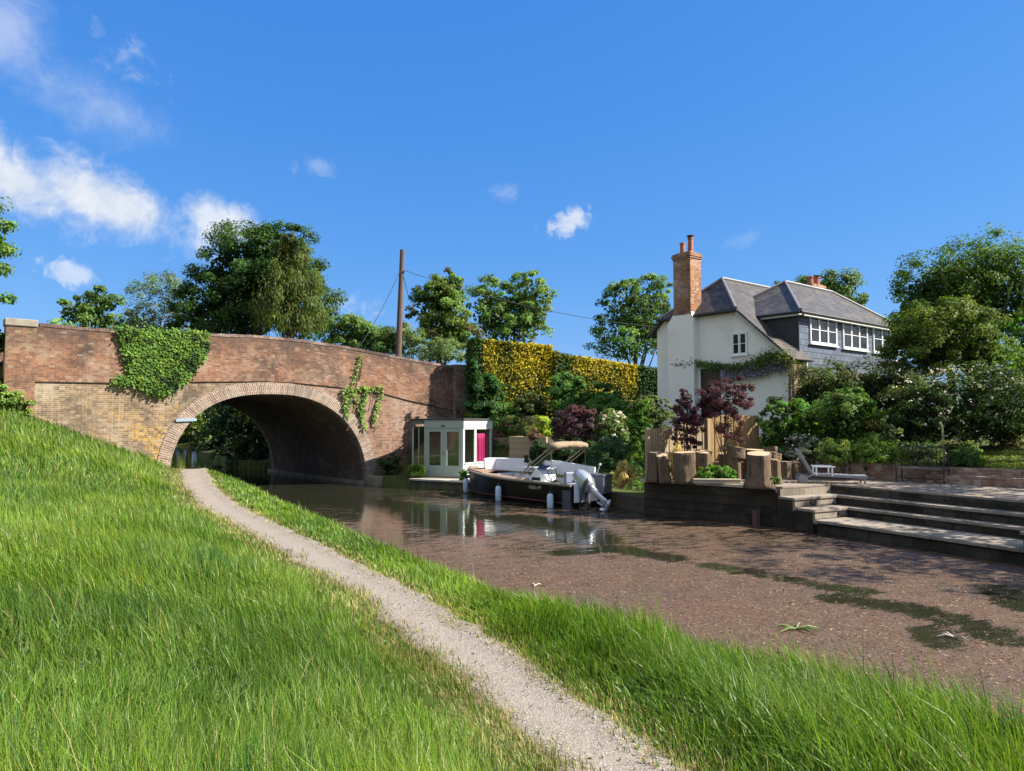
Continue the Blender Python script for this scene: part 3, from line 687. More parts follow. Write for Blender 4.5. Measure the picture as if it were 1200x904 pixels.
# ivy on the parapet and thin creeper on the right spandrel
def wall_leaves(name, label, pts_fn, n, size, col, alt=None, altp=.0, thick=.14):
    s, z, k = pts_fn(n); n = len(s)
    w = -.10 - rng.random(n) ** 1.6 * thick
    P = BF + np.outer(s, BS) + np.outer(w, BT); P[:, 2] = z
    Nn = unit(np.tile(BN, (n, 1)) + np.array([0, 0, .5]) + rng.normal(size=(n, 3)) * .38)
    C = leaf_cols(n, (k % 60).astype(int), 60, col, .35, .3, alt, altp)
    base = P.mean(0); base[2] = P[:, 2].min(); t = thing(name, label, 'climbing plant', base)
    link_mesh('leaves', leaf_mesh('leaves', P - base, Nn, np.full(n, size), C, .85, 0, .1), LEAF, t)
    for i in range(9):
        mb = MB(); j = rng.integers(0, n); q = s[j], z[j]; mb.tube([BP(q[0], -.08, max(z.min(), q[1] - .9)), BP(q[0] + .1, -.09, q[1] - .4), BP(q[0] + .05, -.08, q[1])], [.02, .015, .008], 5)
        mb.build('stem', BARK, t)
from mathutils.geometry import intersect_point_line
def in_poly(x, y, poly):
    c = np.zeros(len(x), bool); n = len(poly); j = n - 1
    for i in range(n):
        xi, yi = poly[i]; xj, yj = poly[j]
        c ^= ((yi > y) != (yj > y)) & (x < (xj - xi) * (y - yi) / (yj - yi + 1e-12) + xi); j = i
    return c
IVY = [(-10.75, 6.52), (-10.55, 5.9), (-10.35, 5.2), (-10.25, 4.75), (-10.9, 4.5), (-10.6, 4.36), (-10.1, 4.5), (-9.75, 4.3), (-9.3, 3.98), (-8.95, 4.08), (-8.55, 4.35), (-8.0, 4.95), (-7.58, 5.55), (-7.38, 6.1), (-7.45, 6.62), (-8.5, 6.60), (-9.5, 6.56)]
def ivy_pts(n):
    s = rng.uniform(-11, -7.2, n * 3); z = rng.uniform(3.7, 6.75, n * 3); j = .10
    ok = in_poly(s + rng.normal(size=n * 3) * j, z + rng.normal(size=n * 3) * j, IVY); s, z = s[ok][:n], z[ok][:n]
    return s, z, (np.floor(s * 4) * 7 + np.floor(z * 4) * 13).astype(int)
wall_leaves('ivy', 'dense bright green ivy hanging over the left part of the bridge parapet', ivy_pts, 9000, .10, (.075, .135, .020), (.03, .065, .012), .22, .14)
def creeper_pts(n):
    paths = [[(-.42, 6.12), (-.55, 5.5), (-.72, 4.9), (-.95, 4.3), (-.9, 3.6)], [(-1.2, 4.45), (-1.15, 3.7), (-1.0, 3.2)], [(-.7, 4.4), (-.3, 3.4), (-.1, 2.6)], [(.75, 4.65), (.7, 4.0), (.5, 3.4), (.4, 2.9)], [(-1.2, 4.4), (-.4, 4.55), (.1, 4.5), (.7, 4.65)], [(.1, 4.6), (-.2, 3.9), (-.3, 3.3)]]
    S_, Z_ = [], []
    for p in paths:
        p = np.array(p); m = n // len(paths); t = rng.random(m) * (len(p) - 1); i = t.astype(int); f = (t - i)[:, None]
        q = p[i] * (1 - f) + p[i + 1] * f + rng.normal(size=(m, 2)) * .07; S_.append(q[:, 0]); Z_.append(q[:, 1])
    s, z = np.concatenate(S_), np.concatenate(Z_); return s, z, (np.floor(s * 5) * 7 + np.floor(z * 5) * 13).astype(int)
wall_leaves('creeper', 'sparse trailing green creeper hanging down the bridge wall right of the arch', creeper_pts, 850, .10, (.10, .17, .03), (.05, .09, .02), .2, .1)
# ------------------------------------------------------------------ house
RENDER_ = simple('white_render', (.80, .765, .685), .9, .04, 1.2, bump=.004, dirt=(.56, .52, .43), dirt_amt=.5)
ROOF = slate('roof_slate', (.030, .029, .030), (.078, .068, .060), (.008, .008, .008), .26, .20, (.15, .115, .07), .8)
SLATEW = slate('slate_hanging', (.066, .088, .135), (.105, .130, .178), (.018, .02, .026), .42, .26)
LEAD = simple('lead', (.15, .155, .165), .6, .12, 8)
WHITE = simple('white_paint', (.76, .77, .76), .45, .04, 4)
BLACKP = simple('black_gutter', (.02, .02, .022), .4, .1)
WGLASS = new_mat('window_glass')
def wg():
    m, nt = new_mat('window_glass'); v = objc(nt); n = noise(nt, v, 1.5, 2)
    p = princ(nt, (.014, .017, .02), .03, 0, .5, n, .01, .12); p.inputs['IOR'].default_value = 1.5; out(nt, p.outputs[0]); return m
WGLASS = wg()
CHIM = brick('chimney_brick', (.32, .115, .042), (.22, .075, .032), (.36, .16, .065), (.27, .20, .14), pale=.3, dark=.4)
G0 = np.array([24.3, 21.2, 0]); HA = R(11); E1 = np.array([math.cos(HA), math.sin(HA), 0]); E2 = np.array([-math.sin(HA), math.cos(HA), 0])
HM = Matrix.Translation(Vector(G0)) @ Matrix.Rotation(HA, 4, 'Z')
def Hgab(px, py):  p = Pplane(px, py, G0, E1) - G0; return p @ E2, p[2]            # on the gable: (l, z)
def Hfront(px, py, l=.3): p = Pplane(px, py, G0 + E2 * l, E2) - G0; return p @ E1, p[2]
house = thing('house', 'white rendered cottage with slate roofs and a slate hung upper storey behind the garden', 'house', (*(G0 + E1 * 5 + E2 * 3)[:2], 2.6))
def hb(): m = MB(); m.M = HM.copy(); return m
SA0, SA1, SLF, EZ = 1.08, 10.4, .30, 7.66
RL, RZ, SL = 4.5, 9.78, .895            # ridge l, ridge z, slope
def mz(l): return RZ - SL * abs(l - RL)
HIPL = 2.42; HZ = mz(HIPL)
m = hb(); m.prism([(0, 1.6), (0, mz(0) - .12), (HIPL, HZ - .12), (2 * RL - HIPL, HZ - .12), (7.05, mz(7.05) - .12), (7.05, 1.6)], 0, SA0 + .2, 'x'); m.prism([(.36, 1.6), (.36, mz(.36) - .12), (HIPL, HZ - .13), (2 * RL - HIPL, HZ - .13), (7.04, mz(7.04) - .13), (7.04, 1.6)], SA0 + .2, 11, 'x'); m.build('wall', RENDER_, house)
m = hb(); m.prism([(.2, 8.5), (RL, RZ - .15), (8.0, 7.0), (.2, 6.2)], 1.75, 10.9, 'x')
R0 = (1.75, RL, RZ); R1 = (11.2, RL, RZ); ov = -.28
def roof_part(name, polys, mat=ROOF, th=.09):
    m = hb()
    for p in polys: m.poly(p)
    o = m.build(name, mat, house, fix=False, solid=th); return o
lb = 7.45
roof = roof_part('roof', [[(ov, -.25, mz(-.25)), (SA0 + .25, -.25, mz(-.25)), (SA0 + .25, HIPL, HZ), (ov, HIPL, HZ)], [(ov, HIPL, HZ), (11.2, HIPL, HZ), R1, R0],
                   [(11.2, lb, mz(lb)), (ov, lb, mz(lb)), (ov, 2 * RL - HIPL, HZ), R0, R1],
                   [(ov, 2 * RL - HIPL, HZ), (ov, HIPL, HZ), R0]])
# lead on hips and ridge
m = hb(); up_ = .03
for a, b in ((R0, R1), (R0, (ov, HIPL, HZ)), (R0, (ov, 2 * RL - HIPL, HZ))): m.tube([(a[0], a[1], a[2] + up_), (b[0], b[1], b[2] + up_)], .075, 6)
m.build('ridge_lead', LEAD, house)
# verge board and gable gutter
m = hb(); m.bar((ov + .03, -.22, mz(-.22) - .13), (ov + .03, HIPL, HZ - .13), .05, .16, (0, -.7, .7)); m.build('verge_board', simple('grey_verge', (.36, .36, .34), .7, .1), house)
m = hb(); m.tube([(ov - .03, HIPL - .1, HZ - .08), (ov - .03, 2 * RL - HIPL + .2, HZ - .08)], .06, 8); m.build('gutter', BLACKP, house)
m = hb(); m.tube([(ov - .03, 5.95, HZ - .1), (-.06, 6.05, HZ - .4), (-.06, 6.05, 2.5)], .04, 8); m.build('downpipe', simple('white_pipe', (.6, .6, .58), .5, .05), house)
# slate-hung storey
m = hb(); m.box(SA0, SLF, 3.6, SA1, 4.2, EZ); m.build('slate_storey', SLATEW, house)
m = hb(); m.poly([(SA0 - .012, SLF + .02, 5.4), (SA0 - .012, SLF + .02, EZ), (SA0 - .012, 2.5, EZ)]); m.build('lead_cheek', simple('dark_lead', (.035, .037, .042), .7, .12, 3), house, fix=False)
m = hb(); m.box(SA0 + 5.5, SLF - .03, 4.9, SA1, SLF - .002, 5.02); m.build('sill_board', WHITE, house)
ra = SA0 + 2.9; AP = (ra, 2.55, 9.6); AP1 = (SA1 - 2.0, 2.55, 9.6); eo = .28
ea0, el0, eb1 = SA0 - eo, SLF - eo, SA1 + eo
sroof = roof_part('roof', [[(ea0, el0, EZ), (eb1, el0, EZ), AP1, AP], [(ea0, 2 * 2.55 - el0, EZ), (ea0, el0, EZ), AP], [(eb1, el0, EZ), (eb1, 5.1 - el0, EZ), AP1], [(eb1, 5.1 - el0, EZ), (ea0, 5.1 - el0, EZ), AP, AP1]])
m = hb()
for a, b in ((AP, AP1), (AP, (ea0, el0, EZ)), (AP1, (eb1, el0, EZ)), (AP, (ea0, 5.1 - el0, EZ))): m.tube([(a[0], a[1], a[2] + .03), (b[0], b[1], b[2] + .03)], .075, 6)
m.build('ridge_lead', LEAD, house)
m = hb(); m.box(ea0 + .12, el0 + .1, EZ - .2, eb1 - .1, el0 + .14, EZ - .085); m.box(ea0 + .08, el0 + .1, EZ - .2, ea0 + .12, 2.4, EZ - .085); m.build('fascia', WHITE, house)
m = hb(); m.tube([(ea0, el0 - .05, EZ - .07), (eb1, el0 - .05, EZ - .07)], .06, 8); m.tube([(ea0 - .04, el0, EZ - .07), (ea0 - .04, 2.4, EZ - .07)], .06, 8)
m.tube([(SA0 + .05, SLF - .25, EZ - .12), (SA0 - .06, SLF - .05, EZ - .4), (SA0 - .06, SLF - .05, 5.0)], .04, 8); m.build('gutter', BLACKP, house)
def window(plane, a0, z0, a1, z1, n, bar=True):
    """casement of n lights on the front ('f', at l) or the gable ('g')"""
    def B(m, x0, za, x1, zb, d0, d1):
        if plane == 'g': m.box(-d1, x0, za, -d0, x1, zb)
        else: m.box(x0, SLF - d1, za, x1, SLF - d0, zb)
    m = hb(); fwid = .058
    B(m, a0, z0, a1, z0 + fwid, .002, .07); B(m, a0, z1 - fwid, a1, z1, .002, .07)
    for k in range(n + 1):
        x = a0 + (a1 - a0 - fwid) * k / n; B(m, x, z0 + fwid, x + fwid, z1 - fwid, .002, .066)
    w = m.build('window', WHITE, house)
    for k in range(n):
        x0 = a0 + (a1 - a0 - fwid) * k / n + fwid; x1 = a0 + (a1 - a0 - fwid) * (k + 1) / n
        m = hb(); s = .026
        B(m, x0 + .004, z0 + fwid + .004, x0 + s, z1 - fwid - .004, .01, .055); B(m, x1 - s, z0 + fwid + .004, x1 - .004, z1 - fwid - .004, .01, .055)
        B(m, x0 + s, z0 + fwid + .004, x1 - s, z0 + fwid + s, .01, .053); B(m, x0 + s, z1 - fwid - s, x1 - s, z1 - fwid - .004, .01, .053)
        zm = z0 + (z1 - z0) * .5; B(m, x0 + s, zm - .013, x1 - s, zm + .013, .01, .05); m.build('sash', WHITE, w)
        m = hb(); B(m, x0 + s * .7, z0 + fwid + s * .7, x1 - s * .7, z1 - fwid - s * .7, .005, .025); m.build('pane', WGLASS, w)
    m = hb(); B(m, a0 - .05, z0 - .06, a1 + .05, z0 - .002, .002, .12); m.build('sill', WHITE, w)
for x0, x1, yt, yb in ((948, 979, 369, 402), (986.5, 1015, 375, 408), (1022, 1052, 380.5, 413)):
    a0, zt = Hfront(x0, yt); a1, _ = Hfront(x1, yt); _, zb = Hfront(x0, yb); window('f', a0, zb, a1, zt, 3)
l1, zt = Hgab(858, 391); l0, _ = Hgab(876, 391); _, zb = Hgab(858, 417); window('g', l0, zb, l1, zt, 2)
# dark garden door in the gable
l1, zt = Hgab(822, 433); l0, _ = Hgab(846, 433)
m = hb(); m.box(-.05, l0, 3.1, -.002, l1, zt); d_ = m.build('door', simple('dark_door', (.03, .022, .018), .4, .2), house)
m = hb(); m.box(-.09, l0 - .1, 3.1, -.002, l0 - .002, zt + .1); m.box(-.09, l1 + .002, 3.1, -.002, l1 + .1, zt + .1); m.box(-.088, l0 - .002, zt + .002, -.002, l1 + .002, zt + .1); m.build('door_frame', RENDER_, d_)
# chimney: rendered breast, brick stack, two pots
l1, _ = Hgab(787, 380); lc1, _ = Hgab(796, 330); lc0, _ = Hgab(816, 330)
m = hb(); m.box(-.42, lc0 - .12, 1.6, -.001, lc1 + .38, HZ - .35); 
m.prism([(lc0 - .12, HZ - .35), (lc1 + .38, HZ - .35), (lc1, HZ + .12), (lc0, HZ + .12)], -.42, -.001, 'x'); m.build('chimney_breast', RENDER_, house)
CT = 10.55
m = hb(); m.box(-.44, lc0, HZ + .02, .36, lc1, CT); ch = m.build('chimney', CHIM, house)
m = hb()
for k, o in enumerate((.04, .07, .04)): m.box(-.44 - o, lc0 - o, CT + .085 * k + .001, .36 + o, lc1 + o, CT + .085 * (k + 1) - .001 + .001 * k)
m.box(-.36, lc0 + .08, CT + .26, .28, lc1 - .08, CT + .32); m.build('chimney_cap', CHIM, ch)
TERR = simple('terracotta', (.36, .12, .07), .75, .2, 8, dirt=(.08, .05, .04), dirt_amt=.6)
for q, (a, f, h) in enumerate(((-.04, .75, .55), (-.04, .28, .72))):
    l = lc0 + (lc1 - lc0) * f; m = hb(); m.lathe([(.14, 0), (.125, .12), (.115, h - .1), (.135, h - .08), (.135, h), (.09, h)], 14, (a, l, CT + .31)); pt = m.build('chimney_pot', TERR, ch, smooth=False)
    if q:
        m = hb(); m.lathe([(.10, 0), (.17, .02), (.17, .06), (.05, .09)], 12, (a, l, CT + .31 + h + .03)); m.tube([(a - .08, l, CT + .3 + h), (a - .08, l, CT + .36 + h)], .012, 5); m.tube([(a + .08, l, CT + .3 + h), (a + .08, l, CT + .36 + h)], .012, 5); m.build('cowl', BLACKP, pt)
# second stack on the far ridge
m = hb(); q = Pd(953, 330, 40.5) - G0; a, l = q @ E1, q @ E2; 
m.box(a - .75, l - .35, 8.0, a + .75, l + .35, 10.55); ch2 = m.build('chimney', CHIM, house)
for k, (da, h) in enumerate(((-.34, .45), (.36, .5))):
    m = hb(); m.lathe([(.2, 0), (.17, .1), (.16, h - .08), (.2, h - .06), (.2, h)], 14, (a + da, l, 10.54)); p_ = m.build('chimney_pot', TERR, ch2)
    if k: m = hb(); m.lathe([(.1, 0), (.22, .03), (.22, .08), (.06, .12)], 12, (a + da, l, 10.55 + h)); m.build('cowl', BLACKP, p_)
# brick quoin at the low right corner
m = hb(); m.box(.02, -.09, 1.6, .9, -.003, mz(0) - .3); m.build('brick_quoin', BRK_PIER, house)

# ------------------------------------------------------------------ telephone pole and wires
POLEM = simple('pole_timber', (.10, .062, .045), .85, .3, 6, stretch=(6, 6, .6), bump=.01)
pb = Pd(467.5, 400, 41.5); pt_ = Pd(471.5, 293, 41.5)
pole = thing('telephone_pole', 'tall brown timber telephone pole standing behind the bridge parapet', 'pole', (pb[0], pb[1], 3.6))
m = MB(); lo = pb + (pb - pt_) * .5; m.tube([lo, pb, pt_], [.19, .175, .13], 12); m.build('pole', POLEM, pole, smooth=False)
m = MB()
for k in range(1): c = Pd(473.5, 320, 41.4); m.lathe([(.03, 0), (.05, .03), (.03, .07), (.05, .1), (.02, .13)], 8, (c[0], c[1], c[2]))
m.build('insulator', simple('brown_ceramic', (.05, .03, .025), .3, .1), pole)
CABLE = simple('cable', (.03, .03, .035), .6, .1)
def wire(name, label, pts, sag, r=.016, group=None):
    a, b = np.array(pts[0]), np.array(pts[1]); t = np.linspace(0, 1, 24)[:, None]
    q = a + (b - a) * t; q[:, 2] -= sag * 4 * (t * (1 - t))[:, 0]
    m = MB(); m.tube(q, r, 6); o = m.build(name, CABLE); tag(o, label, 'cable', group); return o
wire('overhead_cable', 'thin overhead cable running from the pole across the sky to the house chimney end', (Pd(474, 317, 41.4), Pd(790, 385, 43)), .55)
wire('overhead_cable', 'thin stay cable with a dark fitting sloping down left from the pole top', (Pd(469, 317, 41.3), Pd(422, 405, 39.5)), .25)
wire('overhead_cable', 'short drop cable hanging close against the right side of the pole', (Pd(473, 325, 41.4), Pd(480, 352, 43)), .05)
# ------------------------------------------------------------------ summerhouse
SAGE = simple('sage_paint', (.33, .385, .32), .5, .05, 3); SAGE_SUN = simple('sunlit_sage_paint', (.62, .67, .62), .5, .04, 3)  # second tone is paler for the right face; its sunlight is in the colour
ROOFD = simple('dark_felt', (.05, .045, .045), .9, .2); INNER = planks('inner_boarding', (.36, .30, .20), (.46, .39, .28), .18, True); GL = glassmat('clear_glass')
C1 = np.array([13.5, 30.0, .5]); hd1 = R(-29.0)
# local frame: x runs from the near corner along the door face (away, left), y into the house
dx = np.array([math.sin(hd1), math.cos(hd1), 0]); dy = np.array([math.cos(hd1), -math.sin(hd1), 0])
SM = Matrix(((dx[0], dy[0], 0, C1[0]), (dx[1], dy[1], 0, C1[1]), (0, 0, 1, C1[2]), (0, 0, 0, 1)))
def sb(): m = MB(); m.M = SM.copy(); return m
sh = thing('summerhouse', 'pale sage green glazed summerhouse with double doors beside the bridge', 'summerhouse', C1 + dx * 1.5 + dy * 1.2)
HT = 2.55; LX, LY = 3.0, 2.25
m = sb(); m.box(-.08, -.08, HT, LX + .08, LY + .08, HT + .07); m.build('roof', ROOFD, sh, bevel=.01)
m = sb(); m.box(0, 0, -.06, LX, LY, .0); m.build('floor', simple('oak_floor', (.28, .20, .12), .5, .2), sh)
m = sb(); m.box(LX - .06, .06, 0, LX, LY, HT - .3); m.build('back_wall', INNER, sh)
m = sb(); m.box(.06, LY - .06, 0, LX - .06, LY, HT - .002); m.build('back_wall', INNER, sh)
m = sb(); m.box(-.02, -.02, HT - .36, .75 * LX, .06, HT - .002); m.build('fascia', SAGE, sh)
m = sb(); m.box(.75 * LX + .002, .0, HT - .2, LX, .06, HT - .002); m.build('fascia', simple('dark_fascia', (.16, .15, .12), .7), sh)
m = sb(); m.box(-.022, .06, HT - .42, .05, LY, HT - .002); m.build('fascia', SAGE_SUN, sh)
FD = 2.27
for x, mat in ((0.0, SAGE_SUN), (FD - .1, SAGE), (LX - .08, SAGE)):
    m = sb(); m.box(x, 0, 0, x + .1 if x < LX - .1 else LX, .1, HT - .36); m.build('post', mat, sh, bevel=.006)
for a, b in ((.10, 1.135), (1.135, FD - .1)):       # two door leaves
    m = sb(); a += .006; b -= .006; z1 = HT - .37; st = .17
    m.box(a, .015, .01, a + st, .065, z1); m.box(b - st, .015, .01, b, .065, z1); m.box(a + st, .015, z1 - .16, b - st, .065, z1); m.box(a + st, .015, .01, b - st, .065, .48)
    dr = m.build('door', SAGE, sh)
    m = sb(); m.box(a + st - .01, .035, .47, b - st + .01, .045, z1 - .15); m.build('pane', GL, dr)
    m = sb(); hx = b - .06 if a < 1 else a + .06; m.bar((hx, .0, .95), (hx, .0, 1.15), .03, .02, (1, 0, 0)); m.build('handle', simple('steel', (.6, .6, .6), .25, .05, metal=1), dr)
m = sb(); m.box(1.05, -.05, HT - .30, 1.25, -.02, HT - .24); m.build('vent', BLACKP, sh)
m = sb(); m.box(FD + .01, .03, .0, LX - .09, .04, HT - .36); m.build('pane', glassmat('greenish_glass', (.55, .6, .5), .2), sh)
m = sb(); m.box(FD + .32, .01, 0, FD + .36, .06, HT - .36); m.build('glazing_bar', SAGE, sh)
# right face (x = 0 plane, running along y)
for y in (.85, LY - .14):
    m = sb(); m.box(0.0, y, .60, .08, y + .13, HT - .42); m.build('mullion', SAGE_SUN, sh)
m = sb(); m.box(.0, LY - .1, .581, .1, LY, HT - .42); m.build('post', SAGE_SUN, sh)
m = sb(); m.box(-.01, .1, .0, .06, LY, .58); m.build('lower_panel', SAGE_SUN, sh)
m = sb(); m.box(-.05, .06, .581, .08, LY + .01, .63); m.build('sill', SAGE_SUN, sh)
for a, b in ((.10, .85), (.98, LY - .14)):
    m = sb(); m.box(.03, a, .63, .04, b, HT - .42); m.build('pane', GL, sh)
# pink curtain behind the right-hand pane
V = []; Fq = []; n = 46
for i in range(n):
    y = 1.06 + (LY - .24 - 1.06) * i / (n - 1)
    for k, z in enumerate(np.linspace(.15, HT - .62, 7)):
        pinch = 1 - .12 * math.sin(math.pi * k / 6); yy = 1.5 + (y - 1.5) * pinch
        p = SM @ Vector((.10 + .040 * math.sin(i * .95 + .25 * k) + .02 * math.sin(i * .37), yy, z)); V.append(tuple(p))
m = MB(); m.add(V, [(i * 7 + k, (i + 1) * 7 + k, (i + 1) * 7 + k + 1, i * 7 + k + 1) for i in range(n - 1) for k in range(6)])
cu = m.build('curtain', simple('pink_cloth', (.72, .05, .24), .8, .1), smooth=True, solid=.012); tag(cu, 'bright pink curtain hanging inside the right window of the summerhouse', 'curtain')
# landing stage
DECK = planks('grey_deck', (.34, .31, .26), (.46, .42, .36), .12, False, dirt_amt=.4); DARKW = planks('dark_sleeper', (.055, .045, .035), (.10, .085, .065), .22, False, dirt=(.02, .02, .018), dirt_amt=.5)
ld = thing('landing_stage', 'low timber landing stage with a pale edge in front of the summerhouse', 'landing stage', (12.6, 30.2, 0))
a = Pz(480, 561.5, .42); b = Pz(560, 565.5, .42); dirv = unit(b - a); nrm = np.array([-dirv[1], dirv[0], 0])   # nrm points to the bank
def q2(p, k): return (p[0] + nrm[0] * k, p[1] + nrm[1] * k)
m = MB(); m.prism([q2(a, -.04), q2(b, -.04), q2(b, 2.2), q2(a, 2.2)], .37, .44, 'z'); m.build('deck_board', DECK, ld)
m = MB(); m.prism([q2(a, .03), q2(b, .03), q2(b, .25), q2(a, .25)], -.8, .368, 'z'); m.build('front_board', DARKW, ld)
m = MB(); m.prism([q2(b, .03), q2(b, 2.2), q2(b + dirv * -.2, 2.2), q2(b + dirv * -.2, .27)], -.8, .366, 'z'); m.build('side_board', DARKW, ld)

# ------------------------------------------------------------------ boat
BLK = simple('black_gelcoat', (.006, .006, .007), .30, .2, 3, spec=.22); WGEL = simple('white_gelcoat', (.72, .73, .74), .3, .04, 3); TANC = simple('tan_canvas', (.235, .175, .11), .85, .15, 9, bump=.02, dirt=(.14, .10, .06), dirt_amt=.4)
TEAK = planks('teak', (.26, .16, .11), (.36, .24, .17), .07, False, .08, .6, dirt_amt=.15); ROPE = simple('rope_rail', (.27, .22, .175), .9, .4, 30); REDL = simple('red_stripe', (.13, .032, .022), .5, .1)
SEATC = simple('seat_vinyl', (.70, .70, .70), .5, .04, 4); STEEL = simple('steel_tube', (.55, .53, .48), .25, .1, 8, metal=1); ALU = simple('silver_cowl', (.50, .53, .57), .25, .06, 5, metal=.6); BLUEG = simple('blue_screen', (.02, .05, .16), .08, .1)
st = np.array([14.38, 21.3, 0]); bw = np.array([12.95, 28.2, 0]); bx = unit(bw - st); by = np.array([bx[1], -bx[0], 0])     # by points to the far bank
BM = Matrix(((bx[0], -by[0], 0, st[0]), (bx[1], -by[1], 0, st[1]), (0, 0, 1, 0), (0, 0, 0, 1)))                              # local y > 0 towards the camera side
BLEN = float(np.linalg.norm(bw - st))
def bb(): m = MB(); m.M = BM.copy(); return m
boat = thing('motor_boat', 'open black motor boat with white seats and a folded tan canopy moored at the garden', 'boat', st + bx * 3.8)
def half(x):  # half beam at gunwale
    t = x / BLEN; return .93 * (1 - max(0, (t - .45) / .55) ** 2.4) ** .8 * (0.94 + .06 * min(1, t / .3)) + .0
def gun(x): t = x / BLEN; return .80 + .06 * t + .26 * max(0, t - .45) ** 1.3
xs = list(np.linspace(0, BLEN * .97, 26)) + [BLEN * .985, BLEN]
prof = [(0, -.38), (.55, -.30), (.86, -.06), (.95, .16), (.985, .45), (1.0, 1.0)]     # beam fraction, height (last = gunwale)
V = []; Fq = []
for x in xs:
    h = max(half(x), .012); g = gun(x); t = x / BLEN; rake = .0
    ring = []
    for i, (f, z) in enumerate(prof):
        zz = g if i == 5 else (z * g / .8 if i == 4 else z + (max(0, t - .6) * .5 if i < 2 else 0))
        ff = f * (1 - .35 * max(0, t - .5) * (1 - i / 5)); xx = x - (1 - i / 5) * .45 * max(0, t - .75) / .25 * 1.0
        ring.append((xx, ff * h, zz))
    full = [(p[0], -p[1], p[2]) for p in ring[:0:-1]] + ring
    V += full
n = 11; m = bb(); fs = [(i * n + k, (i + 1) * n + k, (i + 1) * n + k + 1, i * n + k + 1) for i in range(len(xs) - 1) for k in range(n - 1)]
fs.append(tuple(range(n))); m.add(V, fs); hull = m.build('hull', BLK, boat, smooth=False, solid=.05)
# red boot stripe
for sg in (1, -1):
    m = bb(); pts = []
    for x in xs[:-2]: pts.append((x - .30 * max(0, x / BLEN - .75), sg * (half(x) * .963 + .012), .17))
    m.tube(pts, .018, 6); m.build('stripe', REDL, boat)
    m = bb(); m.tube([(x, sg * (half(x) + .02), gun(x) + .0) for x in xs], .055, 8); m.build('rub_rail', ROPE, boat)
# inner floor and white liner
m = bb(); V = []; 
for x in [x for x in xs if x < 5.0]: V += [(x + .05, -half(x) * .82, .30), (x + .05, half(x) * .82, .30)]
m.add(V, [(2 * i, 2 * i + 1, 2 * i + 3, 2 * i + 2) for i in range(len(V) // 2 - 1)]); m.build('floor', WGEL, boat)
for sg in (1, -1):
    m = bb(); V = []
    for x in [x for x in xs if x < 5.25]:
        V += [(x + .04, sg * (half(x) - .12), .42), (x + .04, sg * (half(x) - .07), gun(x) + .02), (x + .04, sg * (half(x) - .001), gun(x) + .045), ]
    m.add(V, [(3 * i + k, 3 * i + k + 1, 3 * i + 3 + k + 1, 3 * i + 3 + k) for i in range(len(V) // 3 - 1) for k in (0, 1)]); m.build('liner', WGEL, boat, solid=.02)
# fore deck
m = bb(); V = []; fx = [x for x in xs if x > 5.0]
for x in fx: V += [(x, -half(x) * .96, gun(x) + .05), (x, 0, gun(x) + .10), (x, half(x) * .96, gun(x) + .05)]
fs = [(3 * i + k, 3 * i + 3 + k, 3 * i + 4 + k, 3 * i + 1 + k) for i in range(len(fx) - 1) for k in (0, 1)]
m.add(V, fs); m.build('fore_deck', TEAK, boat, solid=.04)
m = bb(); m.box(4.98, -.62, .5, 5.05, .62, gun(5.0) + .03); m.build('bulkhead', WGEL, boat)
# side deck strip (teak) on the camera side and cleats
m = bb(); V = []
for x in [x for x in xs if 2.3 < x <= 5.2]: V += [(x, half(x) - .32, gun(x) + .065), (x, half(x) - .03, gun(x) + .065)]
m.add(V, [(2 * i, 2 * i + 2, 2 * i + 3, 2 * i + 1) for i in range(len(V) // 2 - 1)]); m.build('side_deck', TEAK, boat, solid=.03)
# white upholstered back running along the far side and round the bow
def cushion(name, pts, z0, z1, th, mat):
    m = bb(); V = []; k = len(pts)
    for i, (x, y, dz) in enumerate(pts):
        a = Vector((pts[min(i + 1, k - 1)][0] - pts[max(i - 1, 0)][0], pts[min(i + 1, k - 1)][1] - pts[max(i - 1, 0)][1])).normalized(); nx, ny = -a.y * th / 2, a.x * th / 2
        s = 1.0 if 0 < i < k - 1 else .6
        zz = z1 + dz
        V += [(x - nx * s, y - ny * s, z0 + (zz - z0) * (0 if s == 1 else .25)), (x + nx * s, y + ny * s, z0 + (zz - z0) * (0 if s == 1 else .25)), (x + nx * s * .8, y + ny * s * .8, zz - .03), (x, y, zz), (x - nx * s * .8, y - ny * s * .8, zz - .03)]
    fs = [(5 * i + j, 5 * i + (j + 1) % 5, 5 * i + 5 + (j + 1) % 5, 5 * i + 5 + j) for i in range(k - 1) for j in range(5)] + [(0, 1, 2, 3, 4), tuple(5 * (k - 1) + j for j in (4, 3, 2, 1, 0))]
    m.add(V, fs); return m.build(name, mat, boat, bevel=.015)
pts = [(x, -(half(x) - .10), -.18 * max(0, 1 - x / 2.5) + .0) for x in np.linspace(.5, 5.4, 16)] + [(5.75, -.42, 0), (5.88, -.12, 0), (5.86, .12, -.02)]
cushion('seat_back', pts, .98, 1.50, .16, SEATC)
cushion('seat', [(x, -(half(x) - .38), 0) for x in np.linspace(1.6, 4.7, 8)], .35, .72, .42, SEATC)
cushion('seat', [(x, .42, 0) for x in np.linspace(3.2, 4.7, 5)], .35, .74, .40, SEATC)
# table
m = bb(); m.box(2.2, -.62, 1.20, 4.1, -.05, 1.25); tb = m.build('table', WGEL, boat, bevel=.02)
m = bb(); m.tube([(3.2, -.3, .28), (3.2, -.3, 1.20)], .05, 10); m.build('pedestal', STEEL, tb)
